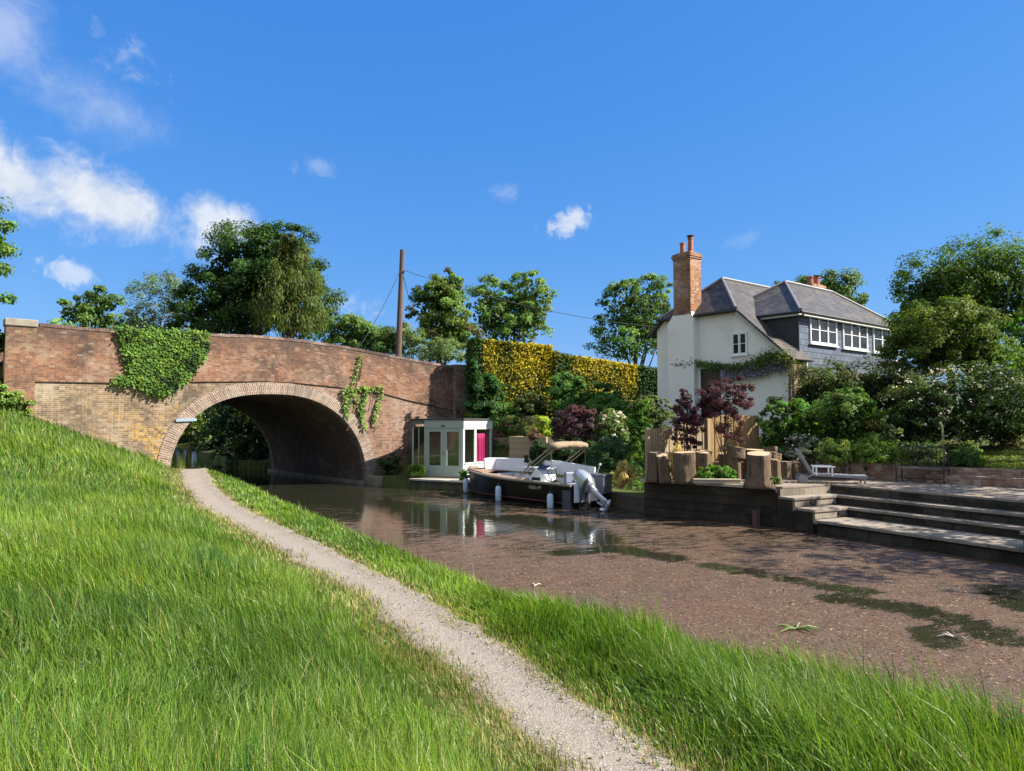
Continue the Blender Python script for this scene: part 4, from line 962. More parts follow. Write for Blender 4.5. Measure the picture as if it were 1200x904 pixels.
# helm console with blue tinted screen, wheel
m = bb(); m.prism([(1.6, .3), (2.5, .3), (2.5, .92), (2.1, 1.28), (1.85, 1.10), (1.6, 1.06)], .08, .64, 'y'); cn = m.build('console', WGEL, boat, bevel=.03)
m = bb(); m.bar((2.5, .36, 1.0), (1.9, .36, 1.36), .50, .035, (0, 0, 1)); m.build('windscreen', BLUEG, cn)
m = bb(); m.box(1.85, .641, .60, 2.3, .655, .95); m.build('locker_door', BLACKP, cn)
m = bb(); m.tube([(1.53, .36 + .2 * math.cos(t), 1.12 + .2 * math.sin(t)) for t in np.linspace(0, 2 * math.pi, 20)], .016, 6); m.tube([(1.63, .36, 1.1), (1.53, .36, 1.12)], .02, 6); m.build('steering_wheel', BLACKP, cn)
m = bb(); m.box(.75, -.1, .3, 1.2, .5, .80); m.box(.66, -.1, .81, .8, .5, 1.2); m.build('helm_seat', simple('grey_vinyl', (.13, .16, .21), .5, .1), boat, bevel=.04)
# stern seat base and transom
m = bb(); m.box(.05, -.78, .3, .55, .80, .83); m.build('stern_locker', WGEL, boat, bevel=.03)
m = bb(); m.box(-.06, -.35, .22, -.002, .78, .84); m.build('transom_board', WGEL, boat, bevel=.01)
m = bb(); m.box(.05, .62, -.15, .42, .925, .62); m.build('quarter_panel', simple('slate_blue_panel', (.055, .06, .09), .4, .2), boat, bevel=.02)
# bimini: bunched canvas on a tube frame
CZ = 2.08
m = bb(); V = []; ny, nk = 26, 18
for i in range(ny):
    t = i / (ny - 1); y = .92 - 1.84 * t; e = min(1.0, math.sin(math.pi * min(max(t, .012), .988)) * 5); e = .25 + .75 * min(1, e)
    for k in range(nk):
        a_ = 2 * math.pi * k / nk; r = 1 + .05 * math.sin(3 * a_ + i * .5) + .03 * math.sin(5 * a_ - i * 1.3) + random.uniform(-.03, .03)
        zz = CZ + .05 * math.cos(y * 1.6) + (.14) * math.sin(a_) * r * e; zz -= .10 * max(0, t - .85) / .15 * (1 if math.sin(a_) < 0 else .3)
        V.append((1.05 + .23 * math.cos(a_) * r * e, y, zz))
m.add(V, [(i * nk + k, i * nk + (k + 1) % nk, (i + 1) * nk + (k + 1) % nk, (i + 1) * nk + k) for i in range(ny - 1) for k in range(nk)] + [tuple(range(nk))[::-1], tuple((ny - 1) * nk + k for k in range(nk))])
can = m.build('canopy', TANC, boat, smooth=True)
TUBE = simple('tan_tube', (.36, .29, .20), .5, .15)
for sg in (1, -1):
    y = .84 * sg; m = bb()
    m.tube([(2.85, half(2.8) * sg * .95, gun(2.8) + .05), (2.1, half(2.1) * sg * .93, 1.45), (1.15, y, CZ - .06)], .030, 8); m.build('canopy_frame', TUBE, boat)
    m = bb(); m.tube([(2.70, half(2.7) * sg * .95, gun(2.7) + .05), (1.9, half(1.9) * sg * .93, 1.42), (1.0, y, CZ - .12)], .022, 8); m.build('canopy_frame', TUBE, boat)
    m = bb(); m.tube([(1.05, half(1) * sg * .95, gun(1) + .05), (1.05, y, CZ - .1)], .012, 6); m.build('canopy_strut', STEEL, boat)
m = bb(); m.tube([(.10, -.3, .82), (-.18, -.32, 1.45)], .016, 6); m.lathe([(.0, 0), (.05, .03), (.05, .07), (.0, .1)], 10, (-.19, -.32, 1.43)); m.build('stern_light', SEATC, boat)
m = bb(); m.box(.7, .72, .82, 1.05, .9, .9); m.tube([(.78, .8, .92), (.95, .8, .92)], .02, 6); m.build('cleat', BLACKP, boat)
# outboard, tilted up: cowl over the transom, leg pointing out and down, propeller at the end
A = Vector((.12, .42, 1.13)); Bq = Vector((-1.12, .42, .38)); dv = (Bq - A).normalized(); pv = Vector((dv.z, 0, -dv.x)); pv = pv if pv.z > 0 else -pv
def OM(t, w, y): return A + dv * t + pv * w + Vector((0, y, 0))
def section(mb, rows, n=14):
    V = []
    for (t, w0, hw, hy) in rows:
        for k in range(n):
            an = 2 * math.pi * k / n; c, s = math.cos(an), math.sin(an); c = math.copysign(abs(c) ** .7, c); s = math.copysign(abs(s) ** .7, s); V.append(OM(t, w0 + hw * c, hy * s))
    m_ = len(rows); fs = [(i * n + k, i * n + (k + 1) % n, (i + 1) * n + (k + 1) % n, (i + 1) * n + k) for i in range(m_ - 1) for k in range(n)] + [tuple(range(n))[::-1], tuple((m_ - 1) * n + k for k in range(n))]
    mb.add(V, fs)
m = bb(); section(m, [(-.16, .0, .06, .08), (-.10, .0, .19, .18), (.03, .0, .24, .22), (.30, .0, .285, .25), (.56, -.02, .25, .21), (.72, -.05, .18, .16)]); mo = m.build('outboard_motor', ALU, boat, smooth=True)
m = bb(); section(m, [(.50, -.02, .272, .228), (.53, -.02, .275, .232), (.60, -.03, .245, .212), (.63, -.03, .225, .198)]); m.build('cowl_band', simple('dark_cowl_trim', (.06, .065, .075), .4, .2), mo)
m = bb(); section(m, [(.70, -.05, .14, .13), (.95, -.05, .11, .09), (1.3, -.05, .09, .06), (1.55, -.05, .10, .05)]); m.build('leg', ALU, mo, smooth=True)
m = bb(); section(m, [(1.28, -.19, .012, .17), (1.33, -.19, .012, .19), (1.52, -.19, .012, .12)], 10); m.build('cavitation_plate', ALU, mo)
m = bb(); V0 = OM(1.62, -.35, 0); m.tube([OM(1.62, .12, 0), OM(1.62, .0, 0), OM(1.62, -.25, 0), OM(1.62, -.38, 0)], [.03, .075, .07, .03], 10)
for k in range(3):
    an = k * 2.094 + .5; cdir = dv * math.cos(an) + Vector((0, 1, 0)) * math.sin(an); t0 = OM(1.62, -.30, 0); sd_ = pv * .05 + (dv * -math.sin(an) + Vector((0, 1, 0)) * math.cos(an)) * .06
    m.add([t0 + cdir * .05 - sd_ * .5, t0 + cdir * .17 - sd_, t0 + cdir * .2 + sd_ * .2, t0 + cdir * .15 + sd_, t0 + cdir * .05 + sd_ * .5], [(0, 1, 2, 3, 4)])
m.build('propeller', ALU, mo)
m = bb(); m.bar((.0, .42, .80), (-.36, .42, .62), .22, .10); m.bar((-.07, .28, .2), (-.2, .28, .85), .05, .14); m.bar((-.07, .56, .2), (-.2, .56, .85), .05, .14); m.tube([(-.32, .42, .55), (-.28, .42, -.05)], .035, 8); m.bar((-.3, .32, -.1), (-.26, .32, .5), .08, .04); m.build('mounting_bracket', simple('dark_bracket', (.12, .125, .13), .4, .2, metal=.5), mo)
# name painted on the quarter
cu_ = bpy.data.curves.new('lettering', 'FONT'); cu_.body = 'Hallo M'; cu_.size = .20; cu_.extrude = .002; cu_.shear = .25; cu_.align_x = 'CENTER'
tmp = bpy.data.objects.new('lettering_curve', cu_); COL.objects.link(tmp)
me = bpy.data.meshes.new_from_object(tmp.evaluated_get(bpy.context.evaluated_depsgraph_get())); bpy.data.objects.remove(tmp); bpy.data.curves.remove(cu_)
me.name = 'lettering'; lt = bpy.data.objects.new('lettering', me); COL.objects.link(lt); lt.parent = boat; xq = 1.85; pw = BM @ Vector((xq, half(xq) * .995 + .014, .56)); WB = WL[boat.name]
lt.location = (pw[0] - WB[0], pw[1] - WB[1], pw[2]); lt.rotation_euler = (R(90 - 3), 0, math.atan2(-bx[1], -bx[0])); me.materials.clear(); me.materials.append(simple('cream_lettering', (.50, .44, .34), .5, .05))
# fenders (hang from the boat)
FEND = simple('pale_blue_fender', (.50, .60, .70), .45, .08, 6); FCAP = simple('fender_cap', (.02, .03, .07), .5, .1)
def fender(x, label, zt=.50, y=None, ln=.62, r=.115):
    y = half(x) + r + .03 if y is None else y
    c = BM @ Vector((x, y, 0)); f_ = thing('fender', label, 'fender', (c.x, c.y, zt - ln), 'fenders hanging along the boat')
    m = MB(); m.lathe([(.03, 0), (r * .75, .03), (r, .09), (r, ln - .12), (r * .8, ln - .05), (r * .45, ln - .02)], 16, (c.x, c.y, zt - ln)); m.build('body', FEND, f_, smooth=True)
    m = MB(); m.lathe([(r * .46, 0), (r * .4, .05), (.02, .09)], 12, (c.x, c.y, zt - .02)); m.build('cap', FCAP, f_)
    g = BM @ Vector((x, (half(x) + .05) if y > 0 else y, gun(x) + .03)); m = MB(); m.tube([(c.x, c.y, zt + .06), tuple(g)], .01, 5); m.build('rope', FCAP, f_)
def at_px(px, lo, hi):
    best = min(np.linspace(lo, hi, 300), key=lambda x: abs(proj_px(BM @ Vector((x, half(x) + .14, .25))) - px)); return float(best)
def proj_px(p): q = np.array(p) - CAM; return 600 + F_PX * (q @ rt) / (q @ fw)
fender(at_px(645, .3, 4), 'pale blue fender nearest the outboard motor on the black boat', .50)
fender(at_px(584, 2.5, 6), 'pale blue fender hanging from the middle of the black hull', .58)
fender(at_px(546, 5, 7.0), 'pale blue fender at the bow beside the landing stage', .62)
# ------------------------------------------------------------------ waterside terrace, steps, walls
STONEP = brick('terrace_stone', (.25, .21, .168), (.19, .162, .13), (.28, .24, .19), (.07, .06, .048), bw=1.15, bh=.62, mw=.012, pale=.3, dark=.5, palec=(.32, .28, .23), darkc=(.085, .072, .055))
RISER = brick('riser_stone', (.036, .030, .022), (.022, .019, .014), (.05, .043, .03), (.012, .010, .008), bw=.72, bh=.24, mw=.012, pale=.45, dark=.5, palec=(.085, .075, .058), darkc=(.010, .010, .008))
def paving(name):
    m, nt = new_mat(name); v = objc(nt)
    b = nd(nt, 'ShaderNodeTexBrick'); lk(nt, v, b.inputs['Vector']); b.inputs['Scale'].default_value = 1; b.inputs['Brick Width'].default_value = .9; b.inputs['Row Height'].default_value = .6
    b.inputs['Mortar Size'].default_value = .012; b.inputs['Color1'].default_value = (.27, .215, .17, 1); b.inputs['Color2'].default_value = (.21, .175, .14, 1); b.inputs['Mortar'].default_value = (.14, .12, .10, 1)
    n = noise(nt, v, 2.2, 7, .65); c = mixc(nt, mapr(nt, n, .45, .7, 0, .55), b.outputs['Color'], (.19, .165, .135))
    out(nt, princ(nt, c, .9, 0, .2, n, .01).outputs[0]); return m
PAVE = paving('terrace_paving')
TZ = 1.12
def PV(px, py, z): p = Pz(px, py, z); return (p[0], p[1])
m = MB(); m.prism([(18.62, -3), (24.5, -3), (24.5, 12), (21.6, 15.5), (20.2, 16.8), (17.5, 18.75), (14.95, 18.75), (16.35, 15.2), (16.62, 14.90), (18.62, 14.90)], .6, TZ, 'z')
struct(m.build('pavement', PAVE))
steps = thing('stone_steps', 'three long dark stone steps running along the terrace down to the canal', 'steps', (17.4, 9, 0))
YE = -3.0
def lstep(z, u1, v1, u_in, v_in, th):
    # L-shaped tread: long run along the canal plus the return at the wall end
    m = MB(); m.prism([(u1, YE), (u_in, YE), (u_in, v_in), (16.42, v_in), (16.42, v1), (u1, v1)], z - th, z, 'z'); return m
m = lstep(.86, 18.18, 14.32, 18.60, 14.88, .07); t1 = m.build('tread', STONEP, steps, bevel=.008)
m = lstep(.60, 17.78, 13.66, 18.14, 14.28, .07); t2 = m.build('tread', STONEP, steps, bevel=.008)
m = MB(); m.prism([(16.36, 8.45), (17.74, 8.45), (17.74, 13.62), (16.36, 13.62)], .28, .35, 'z'); m.build('tread', STONEP, steps, bevel=.008)
m = MB(); m.prism([(16.42, YE), (17.74, YE), (17.74, 8.40), (16.42, 8.40)], .20, .345, 'z'); m.build('tread', STONEP, steps)
for (u, v, z0, z1) in ((18.22, 14.36, .02, .788), (17.82, 13.70, .02, .528)):
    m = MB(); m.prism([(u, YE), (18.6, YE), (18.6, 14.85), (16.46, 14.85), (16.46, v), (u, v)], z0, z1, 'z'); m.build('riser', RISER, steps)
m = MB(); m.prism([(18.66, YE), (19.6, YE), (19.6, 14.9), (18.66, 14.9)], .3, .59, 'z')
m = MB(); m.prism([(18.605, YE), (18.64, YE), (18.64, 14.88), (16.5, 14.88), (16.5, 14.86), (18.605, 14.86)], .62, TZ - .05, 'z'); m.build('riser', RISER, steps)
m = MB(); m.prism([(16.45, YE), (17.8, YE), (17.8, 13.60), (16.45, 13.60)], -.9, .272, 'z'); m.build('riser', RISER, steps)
for (u0, u1, v, z0, z1) in ((16.47, 18.58, 14.845, .862, TZ - .06), (16.48, 18.17, 14.350, .602, .785), (16.48, 17.76, 13.690, .352, .525)):
    m = MB(); m.box(u0, v, z0, u1, v + .008, z1); m.build('return_riser', STONEP, steps)  # paler than the long risers; the colour carries the sun on these faces
# dark wall lamp recesses in the return risers
for (u, v, z) in ((17.2, 14.345, .70), (17.5, 13.685, .46)):
    m = MB(); m.box(u - .11, v - .03, z - .05, u + .11, v + .01, z + .05); m.build('step_light', BLACKP, steps)
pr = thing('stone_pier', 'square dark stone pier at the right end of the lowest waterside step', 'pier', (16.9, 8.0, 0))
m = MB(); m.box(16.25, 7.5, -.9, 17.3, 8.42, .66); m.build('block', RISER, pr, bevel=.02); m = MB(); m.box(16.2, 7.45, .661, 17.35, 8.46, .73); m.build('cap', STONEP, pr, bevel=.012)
# timber sleeper wall at the water
wl = thing('timber_wall', 'dark stained timber retaining wall rising from the water below the tree stumps', 'retaining wall', (15.6, 17, 0))
TW = planks('stained_sleeper', (.014, .011, .008), (.036, .027, .018), .26, False, .04, .85, dirt=(.065, .05, .034), dirt_amt=.7)
wp = [(14.80, 18.85), (16.38, 15.1), (16.38, 13.66)]
def wallrun(a, b, z0, z1, th=.14, mb=None):
    a, b = np.array(a), np.array(b); d = (b - a) / np.linalg.norm(b - a); nn = np.array([-d[1], d[0]]); nn = nn if nn[0] > 0 else -nn
    mb.prism([tuple(a), tuple(b), tuple(b + nn * th), tuple(a + nn * th)], z0, z1, 'z')
for k in range(7):
    z0 = -.8 + k * .262; m = MB(); wallrun(wp[0], wp[1], z0, min(z0 + .256, 1.04), .16, m); m.build('sleeper', TW, wl, bevel=.008)
for (a, b, z) in ((wp[1], (16.38, 14.92), 1.03), ((16.38, 14.90), (16.38, 14.34), .78), ((16.38, 14.32), (16.38, 13.68), .52)):
    m = MB(); wallrun(a, b, -.8, z, .07, m); m.build('end_board', TW, wl)
CAPW = planks('bleached_cap', (.33, .28, .21), (.44, .38, .29), .3, False, dirt_amt=.35)
m = MB(); wallrun((14.72, 18.95), (16.30, 15.1), 1.045, 1.125, .42, m); m.build('capping', CAPW, wl, bevel=.008)
m = MB(); m.box(15.95, 15.25, -.5, 16.08, 15.4, .45); m.build('strut', simple('rust', (.10, .05, .035), .8, .3), wl)

# brick garden wall
GB = brick('garden_brick', (.30, .13, .08), (.20, .09, .06), (.36, .18, .11), (.32, .26, .20), pale=.5, dark=.45)
gw = thing('garden_wall', 'low red brick garden wall along the back of the paved terrace', 'wall', (21.4, 14.5, 1.1))
gp = [(17.6, 18.6), (19.9, 17.0), (21.1, 15.9), (21.75, 15.0), (22.4, 11.6), (23.2, 4.0)]
def runs(pts, z0, z1, th, mat, name, bev=0):
    for a, b in zip(pts[:-1], pts[1:]):
        m = MB(); wallrun(a, b, z0, z1, th, m); m.build(name, mat, gw, bevel=bev)
runs(gp[:4], 1.0, 1.62, .24, GB, 'brick_panel'); runs(gp[3:], 1.0, 1.60, .24, GB, 'brick_panel')
p0 = Pz(998, 562, TZ); p1 = Pz(1030, 561, TZ); dw = unit(p1 - p0); nw = np.array([dw[1], -dw[0], 0]); nw = nw if nw @ p0 < 0 else -nw
m = MB(); m.prism([tuple(p0[:2]), tuple(p1[:2]), tuple((p1 - nw * .55)[:2]), tuple((p0 - nw * .55)[:2])], 1.0, 1.65, 'z'); m.build('brick_pier', GB, gw)
m = MB(); cp = (p0 + p1) / 2 + nw * .03; cp[2] = 1.38; m.lathe([(.03, 0), (.06, .03), (.06, .1), (.03, .13)], 8, tuple(cp)); m.build('wall_light', BLACKP, gw)
# lower planter wall at the right with its lit end
p0 = Pz(1085, 566, TZ); p1 = Pz(1215, 573.5, TZ); dw = unit(p1 - p0); nw = np.array([dw[1], -dw[0], 0]); nw = nw if nw @ p0 < 0 else -nw
m = MB(); m.prism([tuple(p0[:2]), tuple(p1[:2]), tuple((p1 - nw * .8)[:2]), tuple((p0 - nw * .8)[:2])], 1.0, 1.38, 'z'); m.build('brick_planter', GB, gw)

# fence panels beside the stumps
FW = planks('fence_board', (.32, .20, .08), (.44, .30, .14), .13, True, .07, .8, dirt=(.28, .17, .07), dirt_amt=.3)
FWG = planks('weathered_fence_board', (.29, .215, .13), (.38, .29, .185), .13, True, .07, .8, dirt=(.24, .18, .11), dirt_amt=.3)
fe = thing('wooden_fence', 'pale new close boarded timber fence standing behind the tree stumps', 'fence', (17, 18.8, 1.1))
f0 = Pd(759, 505, 23.75)[:2]; f1 = Pd(794, 500, 24.6)[:2]; f2 = Pd(829, 490, 25.2)[:2]; f3 = Pd(890, 487, 25.9)[:2]
def zt_at(px, py, d): return Pd(px, py, d)[2]
def panel(a, b, z0, z1, mat, name='board_panel'):
    m = MB(); a, b = np.array(a), np.array(b); d = (b - a) / np.linalg.norm(b - a); nn = np.array([-d[1], d[0]]); L = np.linalg.norm(b - a); k = 0.0
    while k < L - .02:
        e = min(k + .128, L); o = .018 * (int(round(k / .13)) % 2); h = random.uniform(-.012, .012)
        p, q = a + d * k, a + d * (e - .004); m.prism([tuple(p + nn * o), tuple(q + nn * o), tuple(q + nn * (o + .02)), tuple(p + nn * (o + .02))], z0, z1 + h, 'z'); k += .13
    return m.build(name, mat, fe)
panel(f0, f1, 1.02, zt_at(776, 502, 24.2), FWG); panel(f1 + np.array([.05, 0]), f2, 1.02, zt_at(812, 494, 24.9), FWG); panel(f2 + np.array([.05, 0]), f3, 1.02, zt_at(858, 487, 25.5), FW)
for p, z, z0 in ((f0 + np.array([-.05, -.03]), zt_at(759, 503, 23.75), -.8), (f1, zt_at(794, 499, 24.6), .9), (f2, zt_at(829, 488, 25.2), .9)):
    m = MB(); m.box(p[0] - .06, p[1] - .07, z0, p[0] + .06, p[1] + .05, z + .04); m.build('post', FWG, fe, bevel=.008)

# ------------------------------------------------------------------ tree stumps and logs
BARKS = simple('stump_bark', (.165, .112, .068), .95, .7, 5, bump=.12, stretch=(4, 4, .7), dirt=(.028, .02, .013), dirt_amt=.85)
def cutmat():
    m, nt = new_mat('cut_wood'); v = objc(nt)
    w = nd(nt, 'ShaderNodeTexWave', wave_type='RINGS', rings_direction='Z'); w.inputs['Scale'].default_value = 9; w.inputs['Distortion'].default_value = 3; lk(nt, v, w.inputs['Vector'])
    n = noise(nt, v, 4, 5); c = mixc(nt, w.outputs['Fac'], (.36, .25, .15), (.46, .345, .22)); c = mixc(nt, mapr(nt, n, .5, .7, 0, .5), c, (.34, .24, .15))
    out(nt, princ(nt, c, .85, 0, .2).outputs[0]); return m
CUT = cutmat()
def stump(name, label, px, yb, yt, wpx, d, flare=.25, tilt=0.0, lie=None, lobes=.13, zbase=None, group='tree stumps and logs on the terrace'):
    base = Pd(px, yb, d); zb = TZ - .0 if zbase is None else zbase; base[2] = zb; top = Pd(px, yt, d)[2]; h = max(.2, top - zb); flare *= .75; r = wpx * .93 / 2 / F_PX * d
    t = thing(name, label, 'log' if name == 'log' else 'tree stump', base, group)
    n = 30; ph = rng.random(5) * 6.28; am = rng.uniform(.4, 1, 5) * lobes
    ax = Vector((math.sin(tilt) * .9, 0, math.cos(tilt))).normalized(); M = Matrix.Rotation(R(28 * -1) + rng.random() * 0, 4, 'Z') @ Matrix.Rotation(tilt, 4, 'Y')
    rows = [(-.06, 1 + flare), (.06, 1 + flare * .8), (.14, 1 + flare * .5), (.24, 1 + flare * .25), (.36, 1 + flare * .08), (.5, .985), (.62, .965), (.75, .975), (.88, .97), (.96, .985), (1.0, .95)]; tl = rng.uniform(-.06, .06, 2) * h; rid = rng.normal(size=30) * .028
    V = []
    def rad(k, f, i): a = 2 * math.pi * k / n; return r * f * (1 + sum(am[j] * math.sin((j + 2) * a + ph[j] + .12 * i) for j in range(5)) * .5 + rid[k] * (1 + flare) + rng.uniform(-.035, .035))
    top_ring = []
    for i, (z, f) in enumerate(rows):
        for k in range(n):
            a = 2 * math.pi * k / n; rr = rad(k, f, i); p = M @ Vector((rr * math.cos(a), rr * math.sin(a), z * h + max(0, z - .5) * 2 * (tl[0] * math.cos(a) + tl[1] * math.sin(a)))); V.append(tuple(p + Vector(base)))
    m = MB(); m.add(V, [(i * n + k, i * n + (k + 1) % n, (i + 1) * n + (k + 1) % n, (i + 1) * n + k) for i in range(len(rows) - 1) for k in range(n)] + [tuple(range(n))[::-1]]); b_ = m.build('bark', BARKS, t, smooth=True)
    m = MB(); c = M @ Vector((0, 0, h * 1.0 + .012)) + Vector(base); ring = V[-n:]
    m.add([tuple(c)] + ring, [(0, 1 + k, 1 + (k + 1) % n) for k in range(n)]); m.build('cut_face', CUT, t)
    return t
stump('tree_stump', 'largest flared tree stump standing at the terrace edge nearest the canal', 890, 570, 531.5, 31, 21.2, .38)
stump('tree_stump', 'wide pale topped tree stump in front of the left maple', 803, 562, 530, 28, 22.6, -.12, lobes=.12)
stump('tree_stump', 'squat round tree stump just right of the wide pale topped one', 823, 557, 529, 23, 23.4, .1)
stump('tree_stump', 'dark rough stump close against the fence post at the left end', 766, 562, 530, 17, 23.3, .1, .06, lobes=.25)
stump('tree_stump', 'small knotty stump between the fence post stump and the wide pale one', 779, 561, 533, 15, 23.0, .15, -.08, lobes=.3)
stump('tree_stump', 'slim dark stump at the left of the log pile in the middle', 848, 555, 531, 14, 24.2, .1, .05)
stump('tree_stump', 'upright round log carrying a slab in the middle pile', 860, 556, 535, 17, 23.5, .0)
stump('log', 'thick sawn slab laid on top of the upright log', 862, 536, 524, 22, 23.5, 0, .12, zbase=Pd(862, 536, 23.5)[2])
stump('tree_stump', 'tall upright log behind the largest stump', 884, 556, 527, 24, 23.8, .05)
stump('tree_stump', 'pale upright log just right of the largest stump', 907, 566, 538.5, 17, 21.9, .22)
stump('log', 'angled sawn slab resting on the log right of the largest stump', 904, 537, 530, 24, 22.9, 0, .22, zbase=Pd(904, 538, 22.9)[2])
stump('tree_stump', 'upright log with an angled top behind the pale log', 899, 558, 524, 20, 24.3, 0, .1)
stump('tree_stump', 'low dark log beside the lounger wheels, left of two', 919, 561, 541, 15, 23.6, .05)
stump('tree_stump', 'low pale topped log beside the lounger backrest, right of two', 931, 560, 541.5, 16, 23.9, -.15)
m = MB(); a = Pz(812, 566.0, TZ + .02); b = Pz(868, 566.5, TZ + .02); m.bar((a[0], a[1], TZ + .075), (b[0], b[1], TZ + .075), .22, .14); tag(m.build('log', CAPW, bevel=.02), 'pale squared timber lying on the terrace edge in front of the green plant', 'log')

# ------------------------------------------------------------------ lounger
GREYP = simple('grey_plastic', (.24, .25, .255), .5, .1, 6)
lp = Pz(965, 566, TZ); lo_ = thing('sun_lounger', 'white slatted sun lounger with raised back and wheels on the terrace', 'sun lounger', lp)
LMx = Matrix.Translation(Vector((lp[0], lp[1], TZ))) @ Matrix.Rotation(-YAW + R(-14), 4, 'Z')
def lb_(): m = MB(); m.M = LMx.copy(); return m
m = lb_()
for y in (-.30, .30): m.bar((-.35, y, .26), (1.15, y, .20), .05, .07)
m.bar((-.33, -.30, .26), (-.33, .30, .26), .05, .06); m.bar((1.15, -.3, .2), (1.15, .3, .2), .05, .06); m.build('frame', GREYP, lo_)
m = lb_()
for k in range(12): x = -.28 + k * .125; m.box(x, -.28, .262 - .04 * k / 12, x + .09, .28, .285 - .04 * k / 12)
m.build('seat', GREYP, lo_)
m = lb_()
for k in range(7): t = k / 6.5; x = -.36 - .36 * t; z = .30 + .66 * t; m.bar((x, -.28, z), (x, .28, z), .03, .085, (.84, 0, -.5))
for y in (-.29, .29): m.bar((-.33, y, .26), (-.74, y, 1.02), .04, .06, (1, 0, 0))
m.build('backrest', GREYP, lo_)
for y in (-.33, .33):
    m = lb_(); m.bar((-.30, y, .50), (.28, y, .50), .07, .03); m.bar((-.24, y, .24), (-.24, y, .49), .04, .04); m.bar((.2, y, .22), (.2, y, .49), .04, .04); m.build('armrest', WHITE, lo_)
    m = lb_(); m.tube([(-.62, y - .03, .13), (-.62, y + .03, .13)], .13, 14); m.bar((-.62, y * .9, .13), (-.33, y * .9, .26), .04, .05); m.build('wheel', GREYP, lo_)
    m = lb_(); m.bar((1.08, y * .9, .2), (1.1, y * .9, 0), .05, .05); m.build('leg', GREYP, lo_)
m = MB(); q = Pz(993, 563, TZ); m.tube([(q[0], q[1], TZ), (q[0], q[1], TZ + .88)], .022, 8); m.lathe([(.1, 0), (.1, .02), (.03, .03)], 10, (q[0], q[1], TZ)); tag(m.build('metal_post', simple('grey_iron', (.12, .14, .16), .5, .1, metal=.5)), 'thin grey metal post standing on the terrace behind the lounger', 'post')

# ------------------------------------------------------------------ iron bench and railing
IRON = simple('dark_iron', (.025, .024, .024), .5, .3, 9, metal=.3)
q0 = Pz(1050, 565, TZ); q1 = Pz(1106, 568, TZ); q0[2] = q1[2] = TZ; bdir = unit(q1 - q0); bl = float(np.linalg.norm(q1 - q0)); bk = np.array([-bdir[1], bdir[0], 0]); 
BMx = Matrix(((bdir[0], bk[0], 0, q0[0]), (bdir[1], bk[1], 0, q0[1]), (0, 0, 1, TZ), (0, 0, 0, 1)))
def kb(): m = MB(); m.M = BMx.copy(); return m
be = thing('iron_bench', 'long dark iron bench with tall barred back in front of the brick wall', 'bench', (q0 + q1) / 2)
m = kb()
for k in range(5): m.box(.02, .04 + k * .1, .42, bl - .02, .11 + k * .1, .45)
m.build('seat', simple('worn_iron_seat', (.13, .12, .115), .5, .3, 9), be)
m = kb()
for z in (1.06, .5): m.bar((0, .56, z), (bl, .56, z), .03, .03)
for k in range(13): x = bl * k / 12; m.tube([(x, .56, .42), (x, .56, 1.06 + .05 * math.sin(math.pi * k / 12))], .011, 6)
m.tube([(bl * t, .56, 1.06 + .06 * math.sin(math.pi * t)) for t in np.linspace(0, 1, 9)], .014, 6); m.build('backrest', IRON, be)
for x in (0, bl):
    m = kb(); m.bar((x, .0, .62), (x, .56, .66), .04, .03); m.bar((x, .02, .40), (x, .02, .62), .03, .03); m.build('armrest', IRON, be)
    for y in (.03, .56): m = kb(); m.bar((x, y, 0), (x, y, .42), .035, .035); m.build('leg', IRON, be)
m = kb(); m.box(.05, .05, .12, bl - .05, .08, .16); m.build('stretcher', IRON, be)
# plant support with a hooked climbing shoot
q = Pd(1106, 555, 22.6); m = MB(); m.tube([(q[0], q[1], 1.1), (q[0], q[1], 2.2), (q[0] - .02, q[1], 2.75), (q[0] - .10, q[1], 2.95), (q[0] - .16, q[1], 2.9)], [.02, .02, .03, .03, .01], 7)
tag(m.build('plant_support', simple('pale_green_stem', (.20, .24, .10), .8, .3, 10)), 'thin upright plant support with a hooked shoot at the end of the iron bench', 'plant support')

# ------------------------------------------------------------------ things along the bank behind the boat
SLEEP = planks('new_sleeper', (.29, .21, .125), (.38, .29, .18), .25, False, .04, .85, dirt=(.24, .17, .10), dirt_amt=.3)
def raised(name, label, px0, px1, yt, yb, d0, d1, depth=1.0):
    a, b = Pd(px0, yt, d0), Pd(px1, yt, d1); z1, z0 = a[2], Pd(px0, yb, d0)[2] - .4; dirv = unit((b - a) * [1, 1, 0]); nn = np.array([-dirv[1], dirv[0], 0])
    t = thing(name, label, 'raised bed', ((a + b) / 2)[:2].tolist() + [z0]); k = max(2, int(round((z1 - z0) / .25)))
    for i in range(k):
        za, zb_ = z0 + (z1 - z0) * i / k, z0 + (z1 - z0) * (i + 1) / k - .006; o = .01 * (i % 2)
        m = MB(); m.prism([tuple((a - nn * o)[:2]), tuple((b - nn * o)[:2]), tuple((b + nn * .14)[:2]), tuple((a + nn * .14)[:2])], za, zb_, 'z'); m.build('sleeper', SLEEP, t, bevel=.008)
        m = MB(); m.prism([tuple((a + nn * .145)[:2]), tuple((a + nn * depth)[:2]), tuple((a + dirv * .12 + nn * depth)[:2]), tuple((a + dirv * .12 + nn * .145)[:2])], za, zb_, 'z'); m.build('side_sleeper', SLEEP, t)
    m = MB(); m.prism([tuple((a + nn * .15 + dirv * .13)[:2]), tuple((b + nn * .15)[:2]), tuple((b + nn * depth)[:2]), tuple((a + nn * depth + dirv * .13)[:2])], z0, z1 - .06, 'z'); m.build('soil', simple('bed_soil', (.06, .045, .03), .95, .3, 9), t)
raised('raised_bed', 'lower timber sleeper bed just above the white boat seats', 597, 640, 511.5, 529, 31.5, 30.5, .9)
raised('raised_bed', 'upper timber sleeper bed with pale top rail right of the summerhouse', 575, 634, 487.5, 512, 36.2, 35.6, 1.0)
